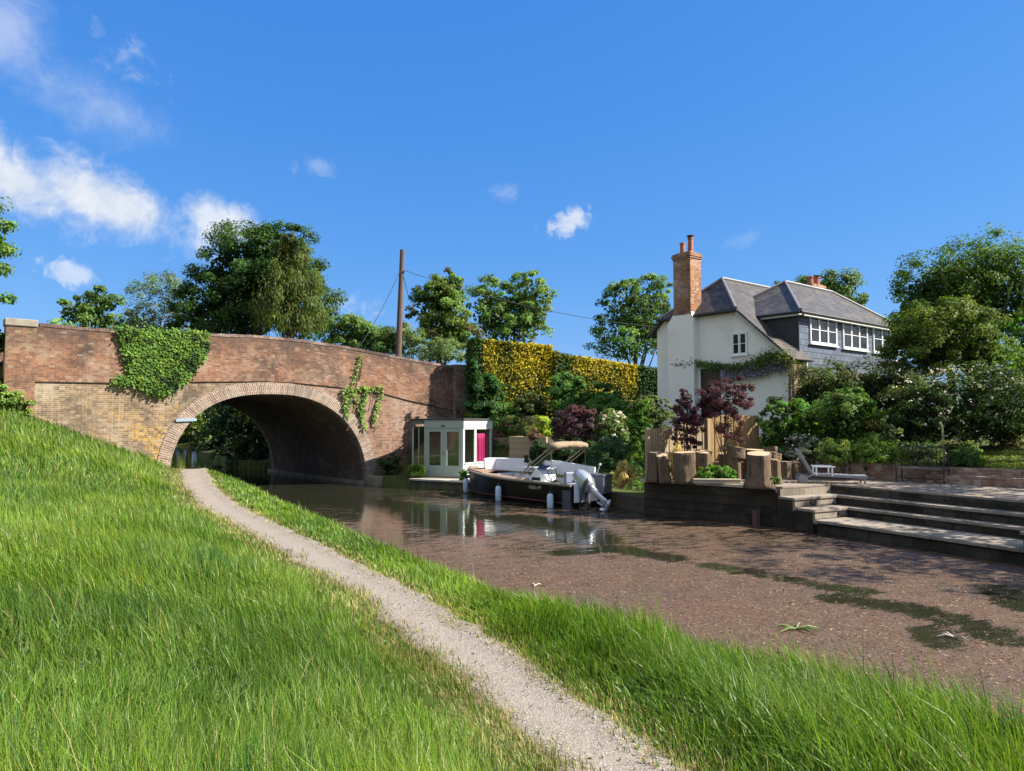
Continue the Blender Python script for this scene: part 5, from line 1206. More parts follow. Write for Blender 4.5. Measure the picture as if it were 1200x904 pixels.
raised('raised_bed', 'short timber sleeper bed between the summerhouse and the lower bed', 579, 598, 513, 533, 35.6, 35.2, .5)
# quay edge behind the boat and the small grey jetty
qy = thing('quay_edge', 'dark timber edging of the bank behind the moored boat', 'quay', (15.2, 22.5, 0))
for a, b in (((15.0, 19.0), (15.55, 24.0)), ((15.55, 24.0), (14.3, 26.4)), ((14.3, 26.4), (13.2, 28.2))):
    m = MB(); wallrun(a, b, -.8, .50, .16, m); m.build('sleeper', DARKW, qy)
a, b = Pz(704, 577, .42), Pz(753, 583, .42); dirv = unit(b - a); nn = np.array([-dirv[1], dirv[0], 0])
jt = thing('jetty', 'small grey plank jetty between the boat stern and the fence post', 'jetty', (*((a + b) / 2)[:2], 0))
m = MB(); m.prism([tuple((a - nn * .05)[:2]), tuple((b - nn * .05)[:2]), tuple((b + nn * 1.0)[:2]), tuple((a + nn * 1.0)[:2])], .36, .43, 'z'); m.build('deck', DECK, jt)
for f in (.1, .85): c = a + (b - a) * f + nn * .05; m = MB(); m.tube([(c[0], c[1], -.8), (c[0], c[1], .36)], .07, 10); m.build('post', DARKW, jt)
c = Pd(707, 585, 24.6); bxm = thing('storage_box', 'grey flat sided storage box on the bank behind the outboard motor', 'box', Pd(694, 573, 25.6))
a, b = Pd(678, 556, 26.0), Pd(707, 557, 25.4); dirv = unit((b - a) * [1, 1, 0]); nn = np.array([-dirv[1], dirv[0], 0]); GBX = simple('blue_grey_paint', (.085, .10, .13), .6, .15)
m = MB(); m.prism([tuple(a[:2]), tuple(b[:2]), tuple((b + nn * .6)[:2]), tuple((a + nn * .6)[:2])], .48, a[2] - .04, 'z'); m.build('body', GBX, bxm, bevel=.01)
m = MB(); m.prism([tuple((a - nn * .03 - dirv * .03)[:2]), tuple((b - nn * .03 + dirv * .03)[:2]), tuple((b + nn * .62)[:2]), tuple((a + nn * .62)[:2])], a[2] - .038, a[2] + .02, 'z'); m.build('lid', GBX, bxm, bevel=.01)
# ------------------------------------------------------------------ trees and shrubs
def gz(p): return float(zg(np.array([p[0]]), np.array([p[1]]))[0])
def tree(name, label, cat, boxes, d, n, size, col, basez=None, basepx=None, trunk=0.0, depth=1.0, **kw):
    bl = [bpx(*b[:4], (b[4] if len(b) > 4 else d), depth) for b in boxes]
    c = np.mean([b[:2] for b in bl], axis=0)
    if basepx is not None: c = Pd(basepx, 495, d)[:2]
    z = gz(c) if basez is None else basez
    return plant(name, label, cat, (c[0], c[1], z), bl, n, size, col, trunk, **kw)
DARKG, MIDG, LITE = (.040, .085, .018), (.065, .115, .022), (.105, .165, .030)
BT_ = 'trees rising behind the bridge'
tree('broadleaf_tree', 'tree leaning in from beyond the left edge of the photo above the stone capped pillar', 'tree', [(-130, 225, 10, 310), (-120, 290, 2, 375)], 31, 9000, .20, (.075, .13, .022), basez=4, trunk=.25, nclump=60)
tree('broadleaf_tree', 'small open tree with a flat crown, leftmost behind the bridge parapet', 'tree', [(66, 352, 112, 384), (95, 337, 145, 372), (85, 365, 140, 392)], 62, 4200, .26, (.07, .125, .028), basez=3.5, trunk=.22, nclump=34, clump=.30, group=BT_)
tree('willow_tree', 'feathery blue green tree between the small flat crowned tree and the dark maple', 'tree', [(150, 322, 235, 420), (138, 362, 190, 420)], 54, 11000, .20, (.085, .125, .062), basez=3.5, trunk=.22, nclump=110, clump=.2, asp=.28, var=.4, group=BT_, mat=LEAF_DULL)
tree('maple_tree', 'tallest tree behind the bridge, a dark green spreading maple', 'tree', [(232, 268, 330, 370), (205, 320, 300, 420), (290, 262, 372, 350), (310, 300, 392, 420), (260, 300, 340, 410)], 50, 46000, .21, (.033, .068, .015), basez=3.5, trunk=.4, nclump=260, clump=.24, alt=(.06, .105, .022), altp=.15, group=BT_)
tree('weeping_conifer', 'olive green drooping conifer in front of the tallest maple', 'tree', [(318, 285, 362, 350, 46.5), (302, 320, 386, 410, 46), (326, 276, 350, 320, 46.5)], 46, 16000, .30, (.075, .098, .024), basez=3.5, trunk=.25, nclump=170, clump=.2, asp=.2, droop=.8, flat=2.0, alt=(.035, .055, .014), altp=.3, group=BT_)
tree('shrub', 'tall green bush behind the parapet just left of the telephone pole', 'shrub', [(375, 372, 440, 420), (410, 382, 470, 425)], 43.5, 9000, .17, (.075, .13, .028), basez=3.5, trunk=.1, nclump=90, group='bushes behind the parapet')
tree('shrub', 'grey green bush behind the parapet at the foot of the telephone pole', 'shrub', [(440, 382, 500, 425), (480, 398, 548, 432)], 43, 9000, .15, (.095, .135, .05), basez=3.5, trunk=.1, nclump=90, asp=.35, alt=(.05, .09, .02), altp=.25, group='bushes behind the parapet')
tree('ash_tree', 'bronze tinted tree just right of the telephone pole', 'tree', [(478, 330, 548, 400), (500, 318, 545, 372), (485, 372, 560, 420)], 46, 15000, .18, (.085, .135, .028), basez=3.5, trunk=.2, nclump=150, clump=.19, alt=(.12, .11, .03), altp=.15, group='trees behind the golden hedge')
tree('ash_tree', 'light green airy tree rising behind the left end of the golden hedge', 'tree', [(545, 325, 610, 410), (590, 318, 650, 400), (570, 350, 645, 415)], 48, 15000, .18, (.095, .155, .034), basez=3.5, trunk=.2, nclump=170, clump=.17, group='trees behind the golden hedge')
tree('ash_tree', 'pale airy tree between the golden hedge and the white cottage', 'tree', [(700, 330, 765, 400), (735, 324, 795, 400), (692, 372, 790, 430)], 50, 15000, .18, (.09, .155, .036), basez=3.2, trunk=.22, nclump=170, clump=.17, alt=(.05, .10, .03), altp=.2)
tree('broadleaf_tree', 'dark tree showing over the far cottage roof beside the second chimney', 'tree', [(930, 322, 1012, 372), (895, 330, 945, 372)], 56, 6500, .24, (.055, .095, .024), basez=3.2, trunk=.25, nclump=60)
tree('broadleaf_tree', 'largest dense tree at the right edge behind the cottage end', 'tree', [(1045, 300, 1150, 440), (1090, 276, 1215, 420), (1160, 282, 1330, 460), (1050, 340, 1120, 440)], 43, 46000, .18, (.052, .095, .015), basez=3.2, trunk=.5, nclump=320, clump=.2, fill=.3)
tree('round_tree', 'rounded yellowish green tree hiding the right end of the cottage', 'tree', [(1046, 352, 1165, 440), (1040, 385, 1130, 452), (1110, 375, 1172, 450)], 28.5, 20000, .13, (.062, .094, .016), basez=1.8, trunk=.18, nclump=170, clump=.18)
tree('shrub', 'loose light green bush under the large tree at the right edge', 'shrub', [(1150, 400, 1240, 480), (1180, 450, 1260, 520)], 29, 9000, .13, (.09, .14, .022), basez=1.8, trunk=.08, nclump=80)
# garden shrubs
FL = (.62, .56, .52)
tree('rhododendron', 'large dark rhododendron with white flowers at the right behind the iron bench', 'shrub', [(1070, 430, 1200, 535), (1040, 445, 1120, 535), (1140, 440, 1215, 530)], 25.5, 21000, .115, (.042, .070, .020), trunk=.1, nclump=220, clump=.18, fill=.3, flowers=(1300, .085, FL, .2), asp=.38, stem='stem')
tree('rhododendron', 'spreading dark shrub with pale buds below the slate hung wall', 'shrub', [(922, 426, 1010, 520), (975, 424, 1062, 525), (1030, 430, 1100, 520)], 28, 32000, .12, (.052, .078, .022), trunk=.1, nclump=260, clump=.2, fill=.4, flowers=(520, .075, (.34, .30, .22), .25), asp=.4, stem='stem', alt=(.11, .10, .04), altp=.15)
tree('shrub', 'rounded green shrub with orange tipped top beside the glossy hedge', 'shrub', [(950, 462, 1030, 540), (975, 455, 1020, 520)], 24.6, 11000, .10, (.055, .105, .022), trunk=.06, nclump=110, clump=.18, alt=(.17, .12, .03), altp=.05, stem='stem')
tree('laurel_hedge', 'glossy bright green topped hedge at the right end of the wooden fence', 'hedge', [(888, 470, 938, 560), (915, 472, 962, 555), (895, 500, 950, 560)], 25.6, 14000, .105, (.070, .145, .020), trunk=.06, nclump=140, clump=.17, alt=(.03, .06, .015), altp=.3, shell=.85, stem='stem')
tree('shrub', 'silvery leaved low shrub at the foot of the glossy hedge', 'shrub', [(915, 510, 965, 552)], 24.4, 3800, .075, (.13, .16, .11), nclump=50, clump=.2, asp=.4, flowers=(450, .05, (.55, .55, .52), .2))
low = 'low border plants along the garden wall'
for px0, px1, yt, yb, d, c, lab, fl in ((958, 998, 517, 546, 23.6, (.10, .15, .03), 'low yellow green border plant behind the lounger backrest', None), (1000, 1036, 512, 546, 23.4, (.10, .17, .03), 'bright leafy border plant above the lit brick pier', None),
        (1022, 1058, 500, 546, 23.8, (.085, .15, .03), 'taller border plant with pale flower spikes left of the iron bench', (160, .06, (.55, .5, .45), .2)), (1062, 1104, 520, 548, 23.2, (.12, .17, .04), 'pale yellow flowering border plants seen through the bench back', (160, .06, (.6, .55, .3), .2)),
        (1112, 1150, 527, 551, 22.4, (.035, .075, .020), 'dark tufted border plant right of the iron bench', None), (1118, 1150, 520, 545, 23.0, (.10, .16, .035), 'fresh green spreading border plant right of the dark tufted one', None), (1166, 1200, 508, 534, 25.8, (.12, .12, .05), 'bronze green bush at the edge of the lawn', None)):
    c0 = Pd((px0 + px1) / 2, yb, d); plant('border_plant', lab, 'plant', (c0[0], c0[1], 1.5), [bpx(px0, yt, px1, yb, d)], 2600, .085, c, nclump=50, clump=.28, flowers=fl, group=low, crown='leaves', asp=.4)
# purple maples by the fence
PUR = (.07, .030, .042)
tree('purple_maple', 'taller purple leaved maple arching over the wooden fence', 'tree', [(820, 446, 870, 490), (845, 444, 882, 480), (838, 470, 875, 520), (822, 462, 850, 490)], 23.6, 15000, .06, PUR, basez=1.1, basepx=848, trunk=.05, nclump=90, clump=.24, alt=(.10, .04, .04), altp=.2, fill=.04, group='purple maples at the fence')
tree('purple_maple', 'lower purple leaved maple left of the taller one, by the weathered fence', 'tree', [(788, 472, 828, 500), (793, 455, 815, 480), (786, 485, 822, 528)], 23.8, 11000, .06, PUR, basez=1.1, basepx=806, trunk=.05, nclump=70, clump=.24, alt=(.09, .03, .05), altp=.2, fill=.04, group='purple maples at the fence')
tree('dry_grass', 'straw coloured ornamental grass between the maple and the wide stump', 'plant', [(784, 525, 800, 562)], 23.2, 1500, .20, (.36, .28, .10), basez=1.1, nclump=20, asp=.1, droop=.6, flat=1.5, crown='leaves')
tree('green_plant', 'bright green leafy plant among the tree stumps on the terrace', 'plant', [(820, 545, 845, 566), (835, 548, 862, 566)], 22.4, 2600, .075, (.075, .16, .028), basez=1.12, nclump=50, clump=.28, crown='leaves')
tree('green_plant', 'small green tuft at the foot of the largest stump', 'plant', [(897, 560, 915, 571)], 21.0, 600, .06, (.075, .13, .028), basez=1.12, nclump=16, clump=.4, crown='leaves')
# golden clipped hedge in two steps, boxes of leaves
def hedge(name, label, a, b, z0, za, zb_, th, n, size, cols):
    a, b = np.array(a, float), np.array(b, float); L = np.linalg.norm(b - a); d = (b - a) / L; nn = np.array([d[1], -d[0]]); nn = nn if nn[1] < 0 else -nn
    base = np.array([*((a + b) / 2), z0]); t = thing(name, label, 'hedge', base)
    hm = (za + zb_) / 2 - z0; w = np.array([L * hm, L * th, 2 * th * hm]); w /= w.sum(); k = rng.choice(3, n, p=w)
    x = rng.random(n) * L; y = rng.random(n) * th; zf = rng.random(n); e = rng.random(n)
    y = np.where(k == 0, 0, y); x = np.where(k == 2, np.where(e < .5, 0, L), x); 
    top = za + (zb_ - za) * x / L; z = z0 + (top - z0) * np.where(k == 1, 1, zf)
    # sheared faces that bulge a little
    q = .10 * wob(x * 2.2 + 7, z * 2.2, 1.0) + .05 * rng.normal(size=n); dep = np.abs(rng.normal(size=n)) * .10
    N3 = np.zeros((n, 3)); N3[:, :2] = nn; N3[k == 1] = (0, 0, 1); N3[(k == 2) & (e < .5)] = (*(-d), 0); N3[(k == 2) & (e >= .5)] = (*d, 0)
    P = np.stack([a[0] + d[0] * x - nn[0] * y, a[1] + d[1] * x - nn[1] * y, z], 1) + N3 * (q - dep)[:, None]
    Nn = unit(N3 + rng.normal(size=(n, 3)) * .55 + np.array([0, 0, .3]))
    C = cols(x, z, k, n)
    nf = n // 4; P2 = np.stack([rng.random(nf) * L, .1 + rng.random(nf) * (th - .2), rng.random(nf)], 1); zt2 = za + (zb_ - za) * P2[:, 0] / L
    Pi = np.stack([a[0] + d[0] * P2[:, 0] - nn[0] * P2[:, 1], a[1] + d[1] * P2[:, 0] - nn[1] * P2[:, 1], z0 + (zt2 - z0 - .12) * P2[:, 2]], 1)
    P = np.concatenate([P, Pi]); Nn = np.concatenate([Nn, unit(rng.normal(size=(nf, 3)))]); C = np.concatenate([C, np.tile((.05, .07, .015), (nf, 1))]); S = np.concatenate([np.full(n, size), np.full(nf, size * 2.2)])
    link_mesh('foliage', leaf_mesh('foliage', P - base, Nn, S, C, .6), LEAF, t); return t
GOLD, HG = np.array((.48, .385, .024)), np.array((.035, .085, .020))
def gold_cols(thr):
    def f(x, z, k, n):
        g = wob(x * 1.1, z * 1.3, 1.4) + .55 * rng.normal(size=n) * .6; m = g + thr(x, z) > 0
        c = np.where(m[:, None], GOLD * (1 + .28 * rng.uniform(-1, 1, n))[:, None], HG * (1 + .5 * rng.uniform(-1, 1, n))[:, None])
        mid = np.abs(g + thr(x, z)) < .35; c[mid] = (.17, .175, .022); return c
    return f
LH = 5.0
h0 = Pd(572, 400, 37.2)[:2]; h1 = Pd(648, 405, 38.0)[:2]; h2 = Pd(776, 432, 39.8)[:2]
hedge('clipped_hedge', 'taller golden and green clipped hedge next to the end of the bridge', h0 + np.array([-.75, .25]), h1, 2.2, Pd(572, 396, 37.2)[2], Pd(648, 405, 38.0)[2], 1.9, 26000, .13, gold_cols(lambda x, z: np.where(x < .55, -.9, .42) - .6 * sm(x, 1.1, 1.6) * sm(-x, -2.3, -1.9) * sm(z, 5.0, 6.0) + 0 * z))  # left end kept dark green; the shade of that side is coloured in
hedge('clipped_hedge', 'lower golden clipped hedge sloping down towards the white cottage', h1 + np.array([.03, -.1]), h2, 2.4, Pd(650, 413, 38.2)[2], Pd(776, 433, 39.8)[2], 1.8, 26000, .13, gold_cols(lambda x, z: .30 - .8 * sm(-x, -1.3, -.6) - 1.6 * sm(x, 4.6, 5.1) - .5 * sm(-z, -4.6, -4.0)))
tree('shrub', 'dark green ivy clad shrub hiding the left end of the golden hedge', 'shrub', [(546, 440, 588, 500), (546, 425, 562, 470)], 36.3, 8000, .13, (.030, .075, .020), nclump=80, clump=.22)
tree('shrub', 'dark rounded shrub below the middle of the golden hedge', 'shrub', [(602, 462, 642, 500)], 36.3, 5500, .11, (.05, .07, .025), nclump=70, clump=.2)
tree('shrub', 'broad leaved dark green shrub against the foot of the lower golden hedge', 'shrub', [(640, 440, 690, 490), (680, 452, 728, 500), (650, 470, 700, 505)], 36.6, 9000, .14, (.045, .105, .024), nclump=90, clump=.22)
tree('shrub', 'light green shrub right of the broad leaved dark one', 'shrub', [(690, 465, 735, 500)], 34.5, 4200, .12, (.08, .15, .03), nclump=50, clump=.24)
tree('shrub', 'bright green bush on the bank above the summerhouse roof', 'shrub', [(548, 470, 600, 500), (590, 478, 630, 495)], 36.6, 5200, .11, (.07, .14, .03), nclump=60, clump=.25)
tree('shrub', 'purple leaved rounded shrub above the boat canopy', 'shrub', [(648, 478, 705, 530), (660, 474, 698, 505)], 29.5, 9000, .085, (.062, .032, .040), nclump=100, clump=.18, alt=(.11, .05, .045), altp=.15)
tree('shrub', 'white flowering shrub between the purple shrub and the leafy arch', 'shrub', [(698, 482, 738, 530)], 29.2, 4800, .09, (.09, .14, .04), nclump=60, clump=.22, flowers=(900, .085, (.66, .60, .52), .2))
tree('shrub', 'dark blue green spiky shrub right of the boat canopy', 'shrub', [(688, 515, 742, 562)], 27.2, 7500, .14, (.045, .085, .035), nclump=90, clump=.2, asp=.14, basez=.8)
tree('shrub', 'dark shrub in the shade between the raised bed and the boat canopy', 'shrub', [(638, 515, 700, 556), (616, 516, 648, 548)], 28.8, 8500, .11, (.032, .062, .02), nclump=70, clump=.22, basez=.8)
tree('clipped_shrub', 'rounded clipped grey green shrub left of the purple maples', 'shrub', [(738, 466, 790, 507)], 27.4, 8000, .075, (.085, .115, .045), nclump=140, clump=.13, shell=.92)
tree('climber', 'bright green climber on the garden arch left of the fence post', 'plant', [(734, 480, 756, 545), (738, 470, 765, 505)], 26.6, 4500, .085, (.085, .16, .022), nclump=50, clump=.26, basez=.9)
tree('climber', 'dark leafy climber on the right side of the garden arch', 'plant', [(752, 500, 770, 560)], 25.6, 2800, .085, (.04, .075, .02), nclump=36, clump=.26, basez=.9)
tree('dry_grass', 'straw coloured dry grass clump on the bank above the small jetty', 'plant', [(718, 545, 742, 570)], 25.8, 1700, .22, (.42, .32, .12), nclump=20, asp=.1, droop=.6, flat=1.4, basez=.6, crown='leaves')
# bed planting
tree('bedding_plant', 'red tinted feathery plants in the upper sleeper bed', 'plant', [(583, 489, 618, 518)], 35.8, 4200, .08, (.09, .145, .035), nclump=60, clump=.26, flowers=(260, .09, (.42, .14, .12), .3), crown='leaves')
tree('bedding_plant', 'yellow green mound in the upper sleeper bed', 'plant', [(618, 489, 648, 524)], 33.2, 2600, .09, (.22, .28, .03), nclump=36, clump=.26, crown='leaves')
tree('bedding_plant', 'small rust leaved plant spilling over the lower sleeper bed', 'plant', [(618, 503, 634, 521)], 30.9, 900, .08, (.14, .08, .06), nclump=16, clump=.3, crown='leaves')
tree('potted_plant', 'leafy green pot plant left of the summerhouse doors', 'plant', [(479, 545, 497, 558)], 33.4, 1100, .10, (.11, .19, .03), basez=.44, nclump=18, clump=.34, crown='leaves')
tree('potted_plant', 'small pot plant at the near corner of the summerhouse', 'plant', [(539, 551, 550, 564)], 31.9, 700, .09, (.08, .14, .03), basez=.44, nclump=14, clump=.36, crown='leaves')
tree('shrub', 'low dark plant against the shaded brick left of the summerhouse', 'shrub', [(446, 533, 470, 560)], 35.0, 1500, .12, (.035, .06, .02), basez=.42, nclump=24, clump=.3)
# wisteria on the gable
def on_gable(px, py): p = Pplane(px, py, G0 - E1 * .16, E1); return p
wi = thing('wisteria', 'wisteria trained across the white gable with mauve flowers', 'climbing plant', on_gable(860, 440))
line = [(792, 428), (815, 426), (842, 430), (862, 432), (890, 427), (905, 420), (928, 424)]
Wp = np.array([on_gable(*q) for q in line]); n = 4200; t = rng.random(n) ** .7 * (len(line) - 1); i = t.astype(int).clip(0, len(line) - 2); f = (t - i)[:, None]
P = Wp[i] * (1 - f) + Wp[i + 1] * f; wid = np.where(t > 3.6, .17, .085); P += rng.normal(size=(n, 3)) * wid[:, None] * np.array([.5, .9, 1.0]); P -= E1 * (np.abs(rng.normal(size=n)) * .14)[:, None]
over = ((P - G0) @ E1) > -.06; P[over] -= np.outer((((P - G0) @ E1) + .1)[over], E1)
link_mesh('leaves', leaf_mesh('leaves', P - np.array(WL[wi.name]), unit(-E1 + rng.normal(size=(n, 3)) * .6 + np.array([0, 0, .4])), np.full(n, .12), leaf_cols(n, (t * 9).astype(int) % 50, 50, (.07, .11, .03), .35, .3, (.16, .16, .03), .15), .4), LEAF, wi)
n = 2600; t = 2.3 + rng.random(n) * 3.5; i = t.astype(int).clip(0, len(line) - 2); f = (t - i)[:, None]; P = Wp[i] * (1 - f) + Wp[i + 1] * f; P[:, 2] -= rng.random(n) ** 1.2 * .52; P += rng.normal(size=(n, 3)) * .06 - E1 * .1
over = ((P - G0) @ E1) > -.06; P[over] -= np.outer((((P - G0) @ E1) + .1)[over], E1)
link_mesh('flowers', leaf_mesh('flowers', P - np.array(WL[wi.name]), unit(-E1 + rng.normal(size=(n, 3)) * .7), np.full(n, .09), (np.array((.36, .30, .47)) * rng.uniform(.6, 1.2, (n, 1))), .7, .6), PETAL, wi)
m = MB(); m.tube([tuple(q) for q in Wp], [.02, .025, .03, .04, .045, .05, .06], 6); m.tube([tuple(Wp[-1]), tuple(on_gable(926, 450)), tuple(on_gable(925, 500))], .06, 7); m.build('stem', BARK, wi)
# plants at the left pillar and on the embankment by the bridge
tree('shrub', 'dark leafy growth on the left face of the stone capped pillar', 'shrub', [(-22, 385, 10, 418)], 26.2, 1600, .13, (.035, .07, .018), basez=4.2, nclump=24, clump=.3)
tree('shrub', 'nettle like weeds at the foot of the left pillar', 'weed', [(-20, 440, 14, 478), (-10, 462, 34, 490)], 25.9, 2400, .13, (.10, .15, .03), nclump=34, clump=.3)
# trees beyond the bridge seen through the arch, and one off to the right that shades the steps
def free_tree(name, label, x, y, z0, h, r, n, size, col, trunk=.3, low=.1, lobes=5, group=None, **kw):
    bl = [(x, y, z0 + h * .6, r, r, h * .42)]
    for k in range(lobes): a = k * 6.28 / lobes + .5; bl.append((x + math.cos(a) * r * .5, y + math.sin(a) * r * .5, z0 + h * (.42 + .1 * (k % 3)) + low, r * .65, r * .65, h * .34))
    return plant(name, label, 'tree', (x, y, z0), bl, n, size, col, trunk, group=group, **kw)
BEY = 'trees beyond the bridge seen through the arch'
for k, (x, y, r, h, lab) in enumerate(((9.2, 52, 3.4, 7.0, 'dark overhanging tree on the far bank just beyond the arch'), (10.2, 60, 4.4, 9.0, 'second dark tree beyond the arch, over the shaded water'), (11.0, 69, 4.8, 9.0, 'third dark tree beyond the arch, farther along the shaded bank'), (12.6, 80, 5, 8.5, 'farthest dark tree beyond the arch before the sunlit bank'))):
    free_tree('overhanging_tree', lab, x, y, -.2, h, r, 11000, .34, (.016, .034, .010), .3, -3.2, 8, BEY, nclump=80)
for k, (x, y, r, h, lab) in enumerate(((1, 104, 6, 15, 'sunlit green tree at the end of the water seen low through the arch'), (8, 106, 6, 15, 'sunlit tree behind the first at the far end of the water'), (-6, 105, 6, 15, 'sunlit tree left of the others at the far end of the water'))):
    free_tree('bankside_tree', lab, x, y, 1.0, h, r, 9000, .6, (.10, .15, .035), .3, -2.5, 7, BEY, nclump=50)
for (x0_, z_, lab) in ((2.6, 3, 'sunlit bush at the end of the water seen through the arch, left of two'), (8.0, 3.2, 'sunlit bush at the end of the water seen through the arch, right of two')):
    plant('bankside_bush', lab, 'shrub', (x0_, 101, .8), [(x0_, 101.5, z_, 5, 3, z_ + .6), (x0_ - 3, 102, z_ * .8, 4, 3, z_), (x0_ + 1, 103, z_ + 3, 5, 3, 4)], 9000, .5, (.14, .20, .045), nclump=70, group=BEY)
for (x, y, r, h, lab) in ((21.8, 5.5, 2.6, 7.6, 'tree outside the right edge whose shade falls on the steps'), (24.5, 1.0, 3.2, 8.5, 'second tree outside the right edge beside the terrace'), (20.6, -1.0, 2.4, 7.0, 'third tree outside the right edge close to the terrace'), (25.2, 8.6, 2.2, 7.4, 'fourth tree outside the right edge beyond the terrace'), (27.5, 11.5, 2.4, 7.6, 'fifth tree outside the right edge, farthest along the terrace')):
    free_tree('garden_tree', lab, x, y, 1.1, h, r, 3600, .20, (.06, .11, .02), .2, .6, 5, nclump=46, clump=.30, fill=.02)

# dock leaves and tall weeds on the verge
def dock(px, py, z, nleaf, ln, lab, lean=.7):
    p = Pz(px, py, z); b = np.array([p[0], p[1], gz(p)]); t = thing('dock_plant', lab, 'weed', b, 'dock plants on the canal verge')
    V = []; Fs = []; C = []
    for k in range(nleaf):
        a = k * 2.4 + rng.random(); el = rng.uniform(.35, 1.2); L = ln * rng.uniform(.7, 1.15); w = L * .16; o = len(V)
        for i in range(6):
            s = i / 5; r = L * s * math.cos(el) * (1 + .15 * s); z_ = L * s * math.sin(el) - L * .45 * s * s * (1.3 - el * .6); wd = w * math.sin(math.pi * min(1, .12 + s * .88)) + .002
            cx, cy = math.cos(a) * r, math.sin(a) * r; nx, ny = -math.sin(a) * wd, math.cos(a) * wd
            V += [(cx - nx, cy - ny, z_ + .02), (cx, cy, z_ - .0 + .0), (cx + nx, cy + ny, z_ + .02)]; C += [np.array((.085, .15, .035)) * rng.uniform(.85, 1.15)] * 3
        Fs += [(o + 3 * i + j, o + 3 * i + j + 1, o + 3 * i + 4 + j, o + 3 * i + 3 + j) for i in range(5) for j in (0, 1)]
    link_mesh('leaves', mesh_arrays('leaves', V, [np.array(Fs)], np.array(C)), LEAF, t)
dock(712, 790, .55, 14, .20, 'broad dock plant with dark gap beside it near the path edge')
dock(778, 762, .7, 10, .34, 'tall dock plant among long grass at the top of the near verge')
dock(742, 742, .7, 9, .30, 'dock plant at the water side of the verge, left of the tall one')
dock(565, 708, .55, 10, .17, 'low dock rosette on the short verge half way along the path')

# floating leaf tufts on the litter
for (px, py, s, lab) in ((933, 738, .35, 'small green water plant tuft floating on the brown litter'), (1118, 748, .22, 'pale twig floating on the litter at the edge of the open water'), (628, 687, .12, 'tiny dark twig floating on the litter near the middle of the verge')):
    p = Pz(px, py, 0); m = MB()
    for k in range(6 if s > .3 else 3):
        a = rng.random() * 6.28; m.tube([(p[0], p[1], .015), (p[0] + math.cos(a) * s * .5, p[1] + math.sin(a) * s * .5, .03 + .06 * s), (p[0] + math.cos(a) * s, p[1] + math.sin(a) * s, .012)], [.012, .016, .004], 5)
    o = m.build('water_plant' if s > .3 else 'twig', simple('float_green', (.12, .17, .04), .7, .2) if s > .3 else simple('float_twig', (.40, .35, .28), .8, .2)); tag(o, lab, 'plant' if s > .3 else 'twig')

# lawn behind the planter, and cover on the garden bank
def blades(name, U, V_, H_, Wd, col, lean=.35, segs=2, zoff=0.0):
    n = len(U); z = zg(U, V_) + zoff; a = rng.random(n) * 6.283; la = 2.6 + 2.2 * wob(U * .9, V_ * .9, 1.7) + rng.normal(0, .8, n); b = (1 + .7 * wob(U + 5, V_ - 8, 2.4)).clip(.3, 2) * np.abs(rng.normal(0, lean, n)) + .08
    side = np.stack([np.cos(a), np.sin(a), np.zeros(n)], 1); dr = np.stack([np.cos(la), np.sin(la), np.zeros(n)], 1)
    B0 = np.stack([U, V_, z - .02], 1); K = segs + 1; Vs = []
    for k in range(K):
        s = k / K; c = B0 + dr * (H_ * b * s ** 2)[:, None] + np.array([0, 0, 1.0]) * (H_ * (s - .30 * b * s ** 2))[:, None]; w = (Wd * (1 - .65 * s) / 2)[:, None]
        Vs += [c - side * w, c + side * w]
    Vs.append(B0 + dr * (H_ * b)[:, None] + np.array([0, 0, 1.0]) * (H_ * (1 - .30 * b))[:, None])
    A = np.stack(Vs, 1); m = A.shape[1]; base = (np.arange(n) * m)[:, None]
    quads = np.concatenate([base + np.array([2 * k, 2 * k + 1, 2 * k + 3, 2 * k + 2]) for k in range(K - 1)]) if K > 1 else None
    tris = base + np.array([2 * K - 2, 2 * K - 1, 2 * K])
    return mesh_arrays(name, A.reshape(-1, 3), [quads, tris] if quads is not None else [tris], np.repeat(col, m, axis=0))
GRASSM = leafmat('grass_blade', .38, .42, .3)
def scatter(d0, d1, dens, h0=-40, h1=40):
    A = (d1 * d1 - d0 * d0) / 2 * R(h1 - h0); n = int(A * dens); d = np.sqrt(rng.random(n) * (d1 * d1 - d0 * d0) + d0 * d0); h = YAW + R(rng.uniform(h0, h1, n)); return d * np.sin(h), d * np.cos(h), d
G1, G2, G3, STRAW = np.array((.07, .158, .016)), np.array((.16, .232, .026)), np.array((.04, .115, .022)), np.array((.36, .30, .13))
